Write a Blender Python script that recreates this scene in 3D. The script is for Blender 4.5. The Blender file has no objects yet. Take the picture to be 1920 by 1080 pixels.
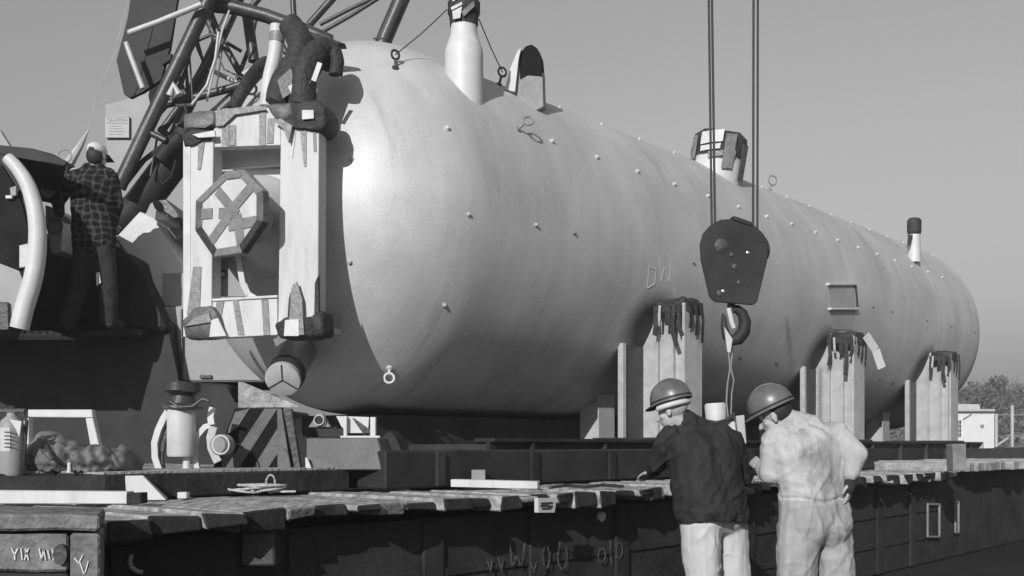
import bpy, bmesh, math, random
from mathutils import Vector, Matrix, Euler, noise as mnoise
random.seed(7)
PI = math.pi
S = bpy.context.scene
COL = S.collection
rad = math.radians

# ------------------------------------------------------------------ camera, sky, sun, exposure
F = 1900.0; HY = 836.0; CAMZ = 1.40          # focal length in photo pixels, horizon row, eye height
cam_d = bpy.data.cameras.new('camera'); cam = bpy.data.objects.new('camera', cam_d); COL.objects.link(cam)
cam_d.sensor_width = 36.0; cam_d.lens = 36.0 * F / 1920.0
cam_d.shift_y = (HY - 540.0) / 1920.0
cam_d.clip_start = 0.1; cam_d.clip_end = 3000
cam.location = (0, 0, CAMZ); cam.rotation_euler = (rad(90), 0, 0)
S.camera = cam

SUN_TRAVEL = rad(20.5); SUN_EL = rad(24.0)    # heading of the light (right of straight ahead), height of the sun
sd = Vector((math.sin(SUN_TRAVEL) * math.cos(SUN_EL), math.cos(SUN_TRAVEL) * math.cos(SUN_EL), -math.sin(SUN_EL)))
world = bpy.data.worlds.new('World'); S.world = world; world.use_nodes = True
wn = world.node_tree; wn.nodes.clear()
sky = wn.nodes.new('ShaderNodeTexSky'); sky.sky_type = 'NISHITA'; sky.sun_disc = False
sky.sun_elevation = SUN_EL; sky.sun_rotation = SUN_TRAVEL + PI
sky.dust_density = 1.0; sky.air_density = 1.6; sky.ozone_density = 1.0
bw = wn.nodes.new('ShaderNodeSeparateColor'); bg = wn.nodes.new('ShaderNodeBackground'); wo = wn.nodes.new('ShaderNodeOutputWorld')
bg.inputs['Strength'].default_value = 0.079
wn.links.new(sky.outputs[0], bw.inputs[0]); wn.links.new(bw.outputs[2], bg.inputs[0]); wn.links.new(bg.outputs[0], wo.inputs[0])
sun_d = bpy.data.lights.new('sun', 'SUN'); sun_d.energy = 4.2; sun_d.angle = rad(0.5); sun_d.color = (1, 1, 1)
sun = bpy.data.objects.new('sun', sun_d); COL.objects.link(sun)
sun.rotation_euler = sd.to_track_quat('-Z', 'Y').to_euler(); sun.location = (-10, -20, 15)
S.view_settings.view_transform = 'Standard'; S.view_settings.look = 'None'
S.view_settings.exposure = 0.0; S.view_settings.gamma = 1.0; S.view_settings.use_curve_mapping = False

# ------------------------------------------------------------------ coordinates
def W(px, py, Y):                              # photo pixel at distance Y -> world point
    return Vector(((px - 960) / F * Y, Y, CAMZ + (HY - py) / F * Y))
PSI = rad(41.84); R = 1.83; TL = 13.27; TK = 0.7935
C0 = Vector((-1.5607, 10.2093, CAMZ + 2.142))  # centre of the near head
AX = Vector((math.sin(PSI), math.cos(PSI), 0)); SD = Vector((math.cos(PSI), -math.sin(PSI), 0)); UP = Vector((0, 0, 1))
def T(t, s, z):                                # tank frame: along the axis, towards the camera side, up from the axis
    return C0 + AX * t + SD * s + UP * z
def TA(t, s, zabs):
    return T(t, s, zabs - C0.z)
def D(px, py, zabs):                           # photo pixel on a level plane
    Y = (zabs - CAMZ) / ((HY - py) / F)
    return W(px, py, Y)
def on_s(px, py, sv):                          # photo pixel on the upright plane s = sv
    d = Vector(((px - 960) / F, 1, (HY - py) / F)); o = Vector((0, 0, CAMZ))
    l = (sv - (o - C0).dot(SD)) / d.dot(SD)
    return o + d * l
def shell_pt(t, phi, off=0.0):                 # point and outward normal on the tank
    ph = rad(phi)
    k = 1.0; nt = 0.0
    if t < 0 or t > TL:
        u = (t if t < 0 else t - TL) / (TK * R)
        u = max(-1, min(1, u)); k = math.sqrt(1 - u * u); nt = u / TK
    n = (AX * nt + (SD * math.cos(ph) + UP * math.sin(ph)) * k).normalized()
    return T(t, R * k * math.cos(ph), R * k * math.sin(ph)) + n * off, n

# ------------------------------------------------------------------ materials (greys only: the photograph is monochrome)
MATS = {}
def mat(name, v, rough=0.7, var=0.25, scale=6.0, bump=0.0, bscale=40.0, metal=0.0, stretch=(1, 1, 1), dirt=0.0, dirtv=0.05, spec=0.5, weave=None):
    m = bpy.data.materials.new(name); m.use_nodes = True; nt = m.node_tree; N = nt.nodes; Lk = nt.links
    b = N['Principled BSDF']; b.inputs['Roughness'].default_value = rough; b.inputs['Metallic'].default_value = metal
    b.inputs['Specular IOR Level'].default_value = spec
    tc = N.new('ShaderNodeTexCoord'); mp = N.new('ShaderNodeMapping'); mp.inputs['Scale'].default_value = stretch
    Lk.new(tc.outputs['Object'], mp.inputs[0])
    n1 = N.new('ShaderNodeTexNoise'); n1.inputs['Scale'].default_value = scale; n1.inputs['Detail'].default_value = 8; n1.inputs['Roughness'].default_value = 0.62
    Lk.new(mp.outputs[0], n1.inputs['Vector'])
    r = N.new('ShaderNodeValToRGB'); r.color_ramp.elements[0].position = 0.3; r.color_ramp.elements[1].position = 0.72
    lo = v * (1 - var); hi = min(v * (1 + var * 0.8), 0.92)
    r.color_ramp.elements[0].color = (lo, lo, lo, 1); r.color_ramp.elements[1].color = (hi, hi, hi, 1)
    Lk.new(n1.outputs[0], r.inputs[0]); out = r.outputs[0]
    if dirt > 0:
        n2 = N.new('ShaderNodeTexNoise'); n2.inputs['Scale'].default_value = scale * 0.55; n2.inputs['Detail'].default_value = 10; n2.inputs['Roughness'].default_value = 0.7
        mp2 = N.new('ShaderNodeMapping'); mp2.inputs['Location'].default_value = (3.1, 7.7, 1.3); mp2.inputs['Scale'].default_value = stretch
        Lk.new(tc.outputs['Object'], mp2.inputs[0]); Lk.new(mp2.outputs[0], n2.inputs['Vector'])
        r2 = N.new('ShaderNodeValToRGB'); r2.color_ramp.elements[0].position = 0.52; r2.color_ramp.elements[1].position = 0.72
        r2.color_ramp.elements[0].color = (0, 0, 0, 1); r2.color_ramp.elements[1].color = (dirt, dirt, dirt, 1)
        Lk.new(n2.outputs[0], r2.inputs[0])
        mx = N.new('ShaderNodeMixRGB'); mx.inputs[2].default_value = (dirtv, dirtv, dirtv, 1)
        Lk.new(r2.outputs[0], mx.inputs[0]); Lk.new(out, mx.inputs[1]); out = mx.outputs[0]
    if weave:                                   # plaid cloth: crossing light lines
        nw = N.new('ShaderNodeTexNoise'); nw.inputs['Scale'].default_value = 5; Lk.new(tc.outputs['Object'], nw.inputs['Vector'])
        vm = N.new('ShaderNodeVectorMath'); vm.operation = 'MULTIPLY_ADD'; vm.inputs[1].default_value = (.16, .16, .16); Lk.new(nw.outputs[1], vm.inputs[0]); Lk.new(tc.outputs['Object'], vm.inputs[2])
        sx = N.new('ShaderNodeSeparateXYZ'); Lk.new(vm.outputs[0], sx.inputs[0])
        acc = None
        for ax_, per in ((0, weave), (2, weave)):
            w = N.new('ShaderNodeMath'); w.operation = 'PINGPONG'; w.inputs[1].default_value = per
            Lk.new(sx.outputs[ax_], w.inputs[0])
            g = N.new('ShaderNodeMath'); g.operation = 'LESS_THAN'; g.inputs[1].default_value = per * 0.3
            Lk.new(w.outputs[0], g.inputs[0])
            if acc is None: acc = g.outputs[0]
            else:
                a = N.new('ShaderNodeMath'); a.operation = 'ADD'; Lk.new(acc, a.inputs[0]); Lk.new(g.outputs[0], a.inputs[1]); acc = a.outputs[0]
        r3 = N.new('ShaderNodeValToRGB'); r3.color_ramp.elements[0].color = (v * .35, v * .35, v * .35, 1); r3.color_ramp.elements[1].color = (v * 3, v * 3, v * 3, 1)
        dv = N.new('ShaderNodeMath'); dv.operation = 'MULTIPLY'; dv.inputs[1].default_value = 0.5; Lk.new(acc, dv.inputs[0])
        Lk.new(dv.outputs[0], r3.inputs[0]); out = r3.outputs[0]
    Lk.new(out, b.inputs['Base Color'])
    if bump > 0:
        n3 = N.new('ShaderNodeTexNoise'); n3.inputs['Scale'].default_value = bscale; n3.inputs['Detail'].default_value = 6
        Lk.new(mp.outputs[0], n3.inputs['Vector'])
        bp = N.new('ShaderNodeBump'); bp.inputs['Strength'].default_value = bump; bp.inputs['Distance'].default_value = 0.02
        Lk.new(n3.outputs[0], bp.inputs['Height']); Lk.new(bp.outputs[0], b.inputs['Normal'])
    MATS[name] = m
    return m
white = mat('white_paint', .55, .5, .10, 5, .08, 30, dirt=.45, dirtv=.3)
board = mat('white_board', .54, .65, .10, 8, .15, 60, stretch=(1, 1, .2), dirt=.55, dirtv=.26)
offw = mat('pale_paint', .55, .55, .15, 4, .06, 30, dirt=.4, dirtv=.25)
tape = mat('grey_tape', .20, .45, .25, 14, .5, 24)
dtape = mat('dark_tape', .038, .62, .5, 12, .8, 30, spec=.3)
midtape = mat('scuffed_tape', .11, .5, .5, 9, .6, 20)
dullst = mat('dull_steel', .10, .6, .4, 5, .2, 30, dirt=.7, dirtv=.04)
platem = mat('dull_plate', .34, .55, .15, 5)
tchalk = mat('pale_scrawl', .56, .9, .2, 20)
sblack = mat('stripe_black', .012, .8, .3, 6, .1, 20, spec=.1)
black = mat('black_paint', .028, .6, .4, 3, .06, 14, dirt=.5, dirtv=.045, spec=.2)
dsteel = mat('dark_steel', .04, .42, .4, 5, .2, 30, dirt=.4, dirtv=.09)
boomp = mat('boom_paint', .04, .42, .35, 6, .15, 30, dirt=.5, dirtv=.14)
gsteel = mat('grey_steel', .23, .5, .25, 5, .15, 30, dirt=.6, dirtv=.1)
gpaint = mat('grey_paint', .27, .55, .12, 3, .08, 30, dirt=.4, dirtv=.16)
lsteel = mat('light_steel', .42, .4, .2, 6, .15, 30, dirt=.4, dirtv=.2)
shiny = mat('bright_steel', .6, .25, .1, 10, metal=.8)
timber = mat('weathered_timber', .34, .85, .5, 7, 1.0, 34, stretch=(1, 1, 1), dirt=.7, dirtv=.07)
plankm = mat('plank_top', .36, .9, .6, 5, .55, 40, stretch=(4, 1, 4), dirt=.8, dirtv=.07, spec=.2)
cribm = mat('crib_timber', .17, .8, .5, 9, .9, 30, dirt=.8, dirtv=.04)
dtimber = mat('tarred_timber', .03, .85, .5, 5, .5, 24, dirt=.5, dirtv=.055, spec=.15)
hullp = mat('tarred_hull', .034, .85, .45, 2.5, .4, 14, dirt=.6, dirtv=.055, spec=.15)
chalk = mat('chalk', .62, .9, .3, 30)
fchalk = mat('faded_chalk', .10, .95, .9, 40, spec=.1)
cable = mat('wire_cable', .05, .4, .4, 120, .6, 200)
rope = mat('manila_rope', .5, .85, .4, 60, .8, 120)
canvas = mat('canvas_sack', .15, .9, .35, 8, .7, 22, dirt=.5, dirtv=.12)
glass = mat('cab_glass', .018, .6, .5, 4, spec=.04)
skinm = mat('skin', .38, .55, .12, 20, .15, 60, spec=.3)
hairm = mat('hair', .02, .7, .3, 30, .15, 60)
seatm = mat('soiled_seat', .32, .9, .3, 5, .6, 13, stretch=(1.5, 1.2, .7), dirt=.8, dirtv=.10, spec=.2)
jacket = mat('jacket_cloth', .026, .8, .4, 9, .9, 11, stretch=(1.4, 1.2, .8), spec=.2)
lightcloth = mat('pale_trousers', .48, .9, .14, 5, .6, 9, stretch=(1.6, 1.3, .4), spec=.2)
coverall = mat('soiled_coverall', .43, .9, .22, 4.5, .6, 13, stretch=(1.5, 1.2, .7), dirt=.95, dirtv=.12, spec=.2)
dcloth = mat('dark_trousers', .035, .9, .4, 7, .5, 14, spec=.2)
plaid = mat('plaid_cloth', .022, .9, weave=.034, spec=.2)
hatm = mat('hard_hat_shell', .12, .36, .3, 9, .04, 30, dirt=.7, dirtv=.05)
hatb = mat('hat_band', .02, .5)
leaf = mat('far_foliage', .11, .9, .5, 1.5)
bark = mat('far_bark', .10, .9, .3, 3)
ground_m = mat('yard_ground', .022, .95, .3, .35, .4, 3, dirt=.5, dirtv=.04, spec=.1)
housew = mat('house_siding', .68, .7, .08, 2)
roofm = mat('house_roof', .45, .7, .15, 2)

# tank paint: satin aluminium coat with wipe marks that run round the girth, drips and darker patches at the supports
def tank_mat():
    m = bpy.data.materials.new('tank_coating'); m.use_nodes = True; nt = m.node_tree; N = nt.nodes; Lk = nt.links
    b = N['Principled BSDF']
    def mth(op, a, bb=None, clamp=False):
        n = N.new('ShaderNodeMath'); n.operation = op; n.use_clamp = clamp
        for i, v in enumerate((a, bb)):
            if v is None: continue
            if isinstance(v, (int, float)): n.inputs[i].default_value = v
            else: Lk.new(v, n.inputs[i])
        return n.outputs[0]
    tc = N.new('ShaderNodeTexCoord'); sx = N.new('ShaderNodeSeparateXYZ'); Lk.new(tc.outputs['Object'], sx.inputs[0])
    t, ms, zz = sx.outputs
    z = mth('SUBTRACT', zz, R); s = mth('MULTIPLY', ms, -1.0)
    phi = mth('ARCTAN2', z, s)
    def noise(tx, px, scale, det=6, rough=.6, off=0.0):
        cb = N.new('ShaderNodeCombineXYZ')
        Lk.new(mth('ADD', mth('MULTIPLY', t, tx), off), cb.inputs[0]); Lk.new(mth('MULTIPLY', phi, px), cb.inputs[1])
        n = N.new('ShaderNodeTexNoise'); n.inputs['Scale'].default_value = scale; n.inputs['Detail'].default_value = det; n.inputs['Roughness'].default_value = rough
        Lk.new(cb.outputs[0], n.inputs['Vector']); return n.outputs[0]
    streak = noise(1.5, .6, 1.6, 9, .66)
    fine = noise(6, 1.4, 1.6, 6, .65, 4)
    blot = noise(1, 1.5, 1.1, 8, .62, 9)
    grain = noise(20, 36, 3.0, 4, .8, 2)
    v = mth('ADD', mth('MULTIPLY', mth('SUBTRACT', streak, .5), .5), mth('MULTIPLY', mth('SUBTRACT', fine, .5), .16))
    v = mth('ADD', v, mth('MULTIPLY', mth('SUBTRACT', blot, .5), .75))
    v = mth('ADD', v, mth('MULTIPLY', mth('SUBTRACT', grain, .5), .8))
    smear = noise(3.4, .42, 1.3, 9, .7, 17)
    sm_ = mth('MULTIPLY', mth('SUBTRACT', smear, .58, True), 3.2, True)
    v = mth('SUBTRACT', v, mth('MULTIPLY', sm_, .55))
    v = mth('MULTIPLY', mth('ADD', v, 1.0), .47)
    # soft-edged darker patch on the coat beside each support head
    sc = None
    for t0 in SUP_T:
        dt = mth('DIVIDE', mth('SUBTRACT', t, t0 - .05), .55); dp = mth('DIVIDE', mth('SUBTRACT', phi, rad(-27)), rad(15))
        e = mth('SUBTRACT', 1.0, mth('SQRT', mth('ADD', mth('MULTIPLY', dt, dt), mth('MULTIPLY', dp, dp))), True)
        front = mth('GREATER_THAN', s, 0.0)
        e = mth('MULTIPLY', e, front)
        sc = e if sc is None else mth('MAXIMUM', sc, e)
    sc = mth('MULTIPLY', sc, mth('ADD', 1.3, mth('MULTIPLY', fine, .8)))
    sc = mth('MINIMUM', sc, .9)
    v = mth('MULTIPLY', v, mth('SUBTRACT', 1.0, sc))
    cb = N.new('ShaderNodeCombineColor')
    for i in range(3): Lk.new(v, cb.inputs[i])
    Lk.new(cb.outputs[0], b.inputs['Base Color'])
    b.inputs['Metallic'].default_value = .18
    Lk.new(mth('ADD', .47, mth('MULTIPLY', fine, .2)), b.inputs['Roughness'])
    bp = N.new('ShaderNodeBump'); bp.inputs['Strength'].default_value = .12; bp.inputs['Distance'].default_value = .02
    Lk.new(streak, bp.inputs['Height']); Lk.new(bp.outputs[0], b.inputs['Normal'])
    return m
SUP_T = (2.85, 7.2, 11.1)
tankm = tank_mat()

# ------------------------------------------------------------------ builders
WM = {}                                        # world matrix of every parent
def tag(o, label=None, cat=None, group=None, kind=None):
    if label: o['label'] = label
    if cat: o['category'] = cat
    if group: o['group'] = group
    if kind: o['kind'] = kind
    return o
def thing(name, label, cat, loc, rz=0.0, group=None):
    o = bpy.data.objects.new(name, None); COL.objects.link(o); o.location = loc; o.rotation_euler = (0, 0, rz)
    o.empty_display_size = .2
    WM[o] = Matrix.Translation(loc) @ Matrix.Rotation(rz, 4, 'Z')
    return tag(o, label, cat, group)
def obj(name, bm, m, parent=None, smooth=None, label=None, base=None):
    """link a world-space bmesh as ONE object; children take their parent's frame, a lone mesh its own base point"""
    me = bpy.data.meshes.new(name)
    bmesh.ops.recalc_face_normals(bm, faces=bm.faces)
    if smooth is not None:
        for e in bm.edges:
            if len(e.link_faces) == 2 and e.calc_face_angle(0) > rad(smooth): e.smooth = False
        for f in bm.faces: f.smooth = True
    bm.to_mesh(me); bm.free()
    o = bpy.data.objects.new(name, me); COL.objects.link(o)
    if m: me.materials.append(m)
    if parent is not None:
        o.parent = parent; me.transform(WM[parent].inverted()); WM[o] = WM[parent]
    else:
        if base is None:
            xs = [v.co for v in me.vertices]
            base = Vector((sum(c.x for c in xs) / len(xs), sum(c.y for c in xs) / len(xs), min(c.z for c in xs)))
        M = Matrix.Translation(base); me.transform(M.inverted()); o.location = base; WM[o] = M
    if label: o['label'] = label
    return o
def NB(): return bmesh.new()
def quadbox(bm, pts8):
    vs = [bm.verts.new(p) for p in pts8]
    for f in ((0, 3, 2, 1), (4, 5, 6, 7), (0, 1, 5, 4), (1, 2, 6, 5), (2, 3, 7, 6), (3, 0, 4, 7)):
        bm.faces.new([vs[i] for i in f])
    return vs
def box(bm, c, size, ex=Vector((1, 0, 0)), ey=Vector((0, 1, 0)), ez=UP, bev=0.0):
    ex, ey, ez = ex * size[0] / 2, ey * size[1] / 2, ez * size[2] / 2
    c = Vector(c)
    vs = quadbox(bm, [c - ex - ey - ez, c + ex - ey - ez, c + ex + ey - ez, c - ex + ey - ez, c - ex - ey + ez, c + ex - ey + ez, c + ex + ey + ez, c - ex + ey + ez])
    if bev > 0:
        es = list({e for v in vs for e in v.link_edges})
        bmesh.ops.bevel(bm, geom=es, offset=bev, segments=1, affect='EDGES')
def tbox(bm, t0, t1, s0, s1, z0, z1, bev=0.0):     # box in the tank frame, absolute heights
    box(bm, TA((t0 + t1) / 2, (s0 + s1) / 2, (z0 + z1) / 2), (abs(t1 - t0), abs(s1 - s0), abs(z1 - z0)), AX, SD, UP, bev)
def prism(bm, pts, vec, bev=0.0):              # polygon pushed along vec
    vec = Vector(vec)
    a = [bm.verts.new(p) for p in pts]; b = [bm.verts.new(Vector(p) + vec) for p in pts]
    n = len(pts)
    fs = [bm.faces.new(a[::-1]), bm.faces.new(b)]
    for i in range(n): fs.append(bm.faces.new((a[i], a[(i + 1) % n], b[(i + 1) % n], b[i])))
    if bev > 0:
        es = list({e for f in fs for e in f.edges})
        bmesh.ops.bevel(bm, geom=es, offset=bev, segments=1, affect='EDGES')
def slab(bm, px, Y, depth, bev=0.0):           # outline in photo pixels at distance Y, with its thickness going away
    prism(bm, [W(x, y, Y) for x, y in px], (0, depth, 0), bev)
def frame_of(d):
    d = d.normalized(); u = d.cross(UP)
    if u.length < 1e-3: u = Vector((1, 0, 0))
    u.normalize(); return u, u.cross(d)
def tube(bm, pts, r, seg=10, cap=True):        # r: number or list
    pts = [Vector(p) for p in pts]; n = len(pts)
    rs = r if isinstance(r, (list, tuple)) else [r] * n
    u = None; rings = []
    for i, p in enumerate(pts):
        d = (pts[min(i + 1, n - 1)] - pts[max(i - 1, 0)]).normalized()
        if u is None: u, v = frame_of(d)
        else:
            u = (u - d * u.dot(d)).normalized(); v = u.cross(d)
        rings.append([bm.verts.new(p + (u * math.cos(2 * PI * k / seg) + v * math.sin(2 * PI * k / seg)) * rs[i]) for k in range(seg)])
    for a, b in zip(rings, rings[1:]):
        for k in range(seg): bm.faces.new((a[k], a[(k + 1) % seg], b[(k + 1) % seg], b[k]))
    if cap: bm.faces.new(rings[0][::-1]); bm.faces.new(rings[-1])
def lathe(bm, base, axis, prof, seg=32, u=None, sx=1.0):   # prof: (distance along axis, radius)
    axis = axis.normalized(); a, b = frame_of(axis) if u is None else (u, axis.cross(u))
    rings = []
    for h, r in prof:
        c = Vector(base) + axis * h
        rings.append([bm.verts.new(c + (a * math.cos(2 * PI * k / seg) * sx + b * math.sin(2 * PI * k / seg)) * max(r, 1e-4)) for k in range(seg)])
    for p, q in zip(rings, rings[1:]):
        for k in range(seg): bm.faces.new((p[k], p[(k + 1) % seg], q[(k + 1) % seg], q[k]))
    bm.faces.new(rings[0][::-1]); bm.faces.new(rings[-1])
def torus(bm, c, n, R0, r, seg=20, ss=8, a0=0, a1=2 * PI):
    u, v = frame_of(n); full = abs(a1 - a0 - 2 * PI) < 1e-4
    pts = [c + (u * math.cos(a0 + (a1 - a0) * k / seg) + v * math.sin(a0 + (a1 - a0) * k / seg)) * R0 for k in range(seg + (0 if full else 1))]
    if not full: tube(bm, pts, r, ss); return
    rings = []
    for p in pts:
        o = (p - c).normalized()
        rings.append([bm.verts.new(p + (o * math.cos(2 * PI * k / ss) + n.normalized() * math.sin(2 * PI * k / ss)) * r) for k in range(ss)])
    for i in range(len(rings)):
        a, b = rings[i], rings[(i + 1) % len(rings)]
        for k in range(ss): bm.faces.new((a[k], a[(k + 1) % ss], b[(k + 1) % ss], b[k]))
def strip(bm, pts, w, nrm, th=.004):           # flat band along pts
    pts = [Vector(p) for p in pts]; nrm = nrm.normalized()
    for p, q in zip(pts, pts[1:]):
        d = (q - p)
        if d.length < 1e-5: continue
        sdv = d.cross(nrm).normalized() * w / 2
        quadbox(bm, [p - sdv, q - sdv, q + sdv, p + sdv, p - sdv + nrm * th, q - sdv + nrm * th, q + sdv + nrm * th, p + sdv + nrm * th])
def ribbon(bm, px, w, Y, depth):                # curved flat bar: centre line in pixels, width in pixels (number or list)
    n = len(px); A = []; B = []
    for i, (x, y) in enumerate(px):
        x0, y0 = px[max(i - 1, 0)]; x1, y1 = px[min(i + 1, n - 1)]
        dx, dy = x1 - x0, y1 - y0; l = math.hypot(dx, dy); nx, ny = dy / l, -dx / l
        ww = (w[i] if isinstance(w, (list, tuple)) else w) / 2
        A.append(W(x + nx * ww, y + ny * ww, Y)); B.append(W(x - nx * ww, y - ny * ww, Y))
    V = [[bm.verts.new(p + Vector((0, d, 0))) for p in L] for L in (A, B) for d in (0, depth)]
    a0, a1, b0, b1 = V
    for i in range(n - 1):
        bm.faces.new((a0[i], a0[i + 1], b0[i + 1], b0[i])); bm.faces.new((a1[i], b1[i], b1[i + 1], a1[i + 1]))
        bm.faces.new((a0[i], a1[i], a1[i + 1], a0[i + 1])); bm.faces.new((b0[i], b0[i + 1], b1[i + 1], b1[i]))
    bm.faces.new((a0[0], b0[0], b1[0], a1[0])); bm.faces.new((a0[-1], a1[-1], b1[-1], b0[-1]))
def jitter(bm, amt, sc=8.0, off=0.0):          # lumpy wrapped surfaces
    for v in bm.verts:
        v.co += mnoise.noise_vector(v.co * sc + Vector((off, off, off))) * amt
def blob(bm, c, rx, ry, rz, ex=Vector((1, 0, 0)), ey=Vector((0, 1, 0)), ez=UP, sub=3):
    r = bmesh.ops.create_icosphere(bm, subdivisions=sub, radius=1.0)
    for v in r['verts']:
        v.co = Vector(c) + ex * v.co.x * rx + ey * v.co.y * ry + ez * v.co.z * rz
def copy_tree(o, off, label=None):
    c = o.copy(); COL.objects.link(c); c.location = o.location + off
    if label: c['label'] = label
    for ch in list(o.children):
        d = ch.copy(); COL.objects.link(d); d.parent = c
        for g in list(ch.children):
            e = g.copy(); COL.objects.link(e); e.parent = d
    return c

# ------------------------------------------------------------------ the setting
bm = NB()
n = 24; ext = 900
gv = [[bm.verts.new((-ext + 2 * ext * i / n, -200 + 2 * ext * j / n, 0)) for j in range(n + 1)] for i in range(n + 1)]
for i in range(n):
    for j in range(n): bm.faces.new((gv[i][j], gv[i + 1][j], gv[i + 1][j + 1], gv[i][j + 1]))
tag(obj('ground', bm, ground_m), kind='structure')

# timber deck of transverse planks with ragged ends, on a tarred hull
DZ = 1.10
deck = thing('timber_deck', 'long timber deck of rough planks with ragged ends above a tarred side wall', 'deck', TA(0, 2, 0))
tcur = -9.0; k = 0
while tcur < 6.05:
    w = random.choice((.17, .20, .23, .26)); ln = random.choice((0, .0, .02, .03, .05, -.02, -.04, -.10)) ; th = random.choice((.06, .08, .10, .13))
    bm = NB()
    s1 = 3.84 + ln; z1 = DZ + random.uniform(-.004, .004)
    # each plank end is chewed: a wedge of 3 segments
    cc = [TA(tcur + .004, -2.6, z1 - th), TA(tcur + w - .004, -2.6, z1 - th), TA(tcur + w - .004, s1 + random.uniform(-.03, .03), z1 - th * random.uniform(.6, 1)), TA(tcur + .004, s1 + random.uniform(-.03, .03), z1 - th * random.uniform(.7, 1)),
          TA(tcur + .004, -2.6, z1), TA(tcur + w - .004, -2.6, z1), TA(tcur + w - .004, s1 - random.uniform(0, .03), z1 - random.uniform(0, .02)), TA(tcur + .004, s1 - random.uniform(0, .03), z1 - random.uniform(0, .02))]
    quadbox(bm, cc)
    bmesh.ops.bevel(bm, geom=bm.edges[:], offset=.008, segments=1, affect='EDGES')
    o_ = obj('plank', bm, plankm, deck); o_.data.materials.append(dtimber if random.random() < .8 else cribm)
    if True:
        for f in o_.data.polygons:                # end faces take the second, darker material
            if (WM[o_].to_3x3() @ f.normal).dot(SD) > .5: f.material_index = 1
    tcur += w; k += 1
bm = NB(); tbox(bm, -9, 6.0, 3.52, 3.62, .02, DZ - .13); obj('side_wall', bm, hullp, deck)
bm = NB(); tbox(bm, -9, 6.0, -2.5, 3.48, .86, DZ - .14); obj('stringer', bm, dtimber, deck)
for tt in [-8.2 + .95 * i for i in range(15)]:
    bm = NB(); tbox(bm, tt, tt + .16, 3.625, 3.646, .02, DZ - .15, .004); obj('wall_post', bm, hullp if random.random() < .7 else dtimber, deck)
for zz in (.30, .62):
    bm = NB(); tbox(bm, -9, 6, 3.623, 3.637, zz, zz + .05, .003); obj('wall_rail', bm, hullp, deck)
# far end of the platform on the right, a step higher, ragged too
deck2 = thing('timber_platform', 'far timber platform with a pale splintered front edge at the right end', 'platform', TA(9, 2, 0))
tcur = 6.3
while tcur < 13:
    w = random.choice((.2, .24, .28)); bm = NB()
    tbox(bm, tcur + .01, tcur + w - .01, 2.3, 3.84 + random.choice((0, .04, .1, -.05)), DZ - .02, DZ + .09 + random.uniform(-.01, .01), .008)
    obj('plank', bm, timber, deck2); tcur += w
bm = NB(); tbox(bm, 6.0, 13, 3.50, 3.62, .02, DZ - .03); obj('side_wall', bm, hullp, deck2)
# a loose black air hose and a chain of shackles lying on the planks
bm = NB(); tube(bm, [D(x, y, DZ + .02) for x, y in ((1030, 914), (1060, 910), (1096, 913), (1130, 909), (1168, 912))], .012, 8)
tag(obj('air_hose', bm, dsteel, smooth=60), 'dark hose lying on the planks to the right of the middle white plank', 'hose')
# hatch outlines on the hull at the right
for (a, b_, c_, d_) in ((1738, 945, 1760, 1006), (1790, 940, 1796, 998)):
    bm = NB()
    P = [on_s(a, b_, 3.65), on_s(c_, b_, 3.65), on_s(c_, d_, 3.65), on_s(a, d_, 3.65)]
    for i in range(4): strip(bm, [P[i], P[(i + 1) % 4]], .02, SD, .02)
    obj('hatch_frame', bm, gsteel, deck)
# chalk writing on the hull
def chalk_strokes(name, strokes, f, parent, nrm, w=.012):
    bm = NB()
    for st in strokes:
        st = [tuple(p) for p in st]
        if len(st) >= 5:                              # rounded hand-drawn loops
            for _ in range(2): st = [st[0]] + [(a_[0] * q + b_[0] * (1 - q), a_[1] * q + b_[1] * (1 - q)) for a_, b_ in zip(st, st[1:]) for q in (.75, .25)] + [st[-1]]
        strip(bm, [f(x + random.uniform(-.4, .4), y) for x, y in st], w, nrm, .003)
    tag(obj(name, bm, fchalk, parent), kind='stuff')
fh = lambda x, y: on_s(x, y, 3.652)
chalk_strokes('chalk_writing', [
    [(912, 1046), (920, 1072), (922, 1048)], [(934, 1044), (940, 1072), (942, 1046)],
    [(956, 1020), (960, 1070), (968, 1034), (976, 1070), (984, 1018)],
    [(996, 1056), (1002, 1074), (1006, 1054)],
    [(1022, 1022), (1016, 1046), (1024, 1072), (1032, 1046), (1026, 1022)],
    [(1050, 1016), (1044, 1046), (1052, 1070), (1062, 1060), (1064, 1028), (1050, 1016)],
    [(1124, 1030), (1120, 1046), (1128, 1056), (1136, 1044), (1132, 1028), (1124, 1030)], [(1144, 1014), (1146, 1056)], [(1158, 1018), (1154, 1040), (1162, 1050), (1168, 1034), (1164, 1018), (1158, 1018)]],
    fh, deck, SD, .010)

bm = NB(); f3 = lambda x, y: on_s(x, y, 3.95)
prism(bm, [f3(1009, 934), f3(1044, 934), f3(1040, 961), f3(1009, 961)], SD * -.03); sp_ = tag(obj('stencilled_board', bm, offw), 'pale stencilled board end hanging at the deck edge near the workers', 'board')
bm = NB()
for st in ([(1014, 944), (1036, 943)], [(1013, 949), (1024, 948), (1036, 950)], [(1016, 954), (1033, 953)]): strip(bm, [on_s(x, y, 3.9515) for x, y in st], .012, SD, .002)
tag(obj('stencil_print', bm, dsteel, sp_), kind='stuff')
bm = NB(); blob(bm, on_s(1127, 968, 3.66), .03, .02, .035, sub=3); jitter(bm, .015, 25)
tag(obj('white_rag', bm, white, smooth=60), 'tiny white rag caught on the dark hull below the deck edge', 'rag')
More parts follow.
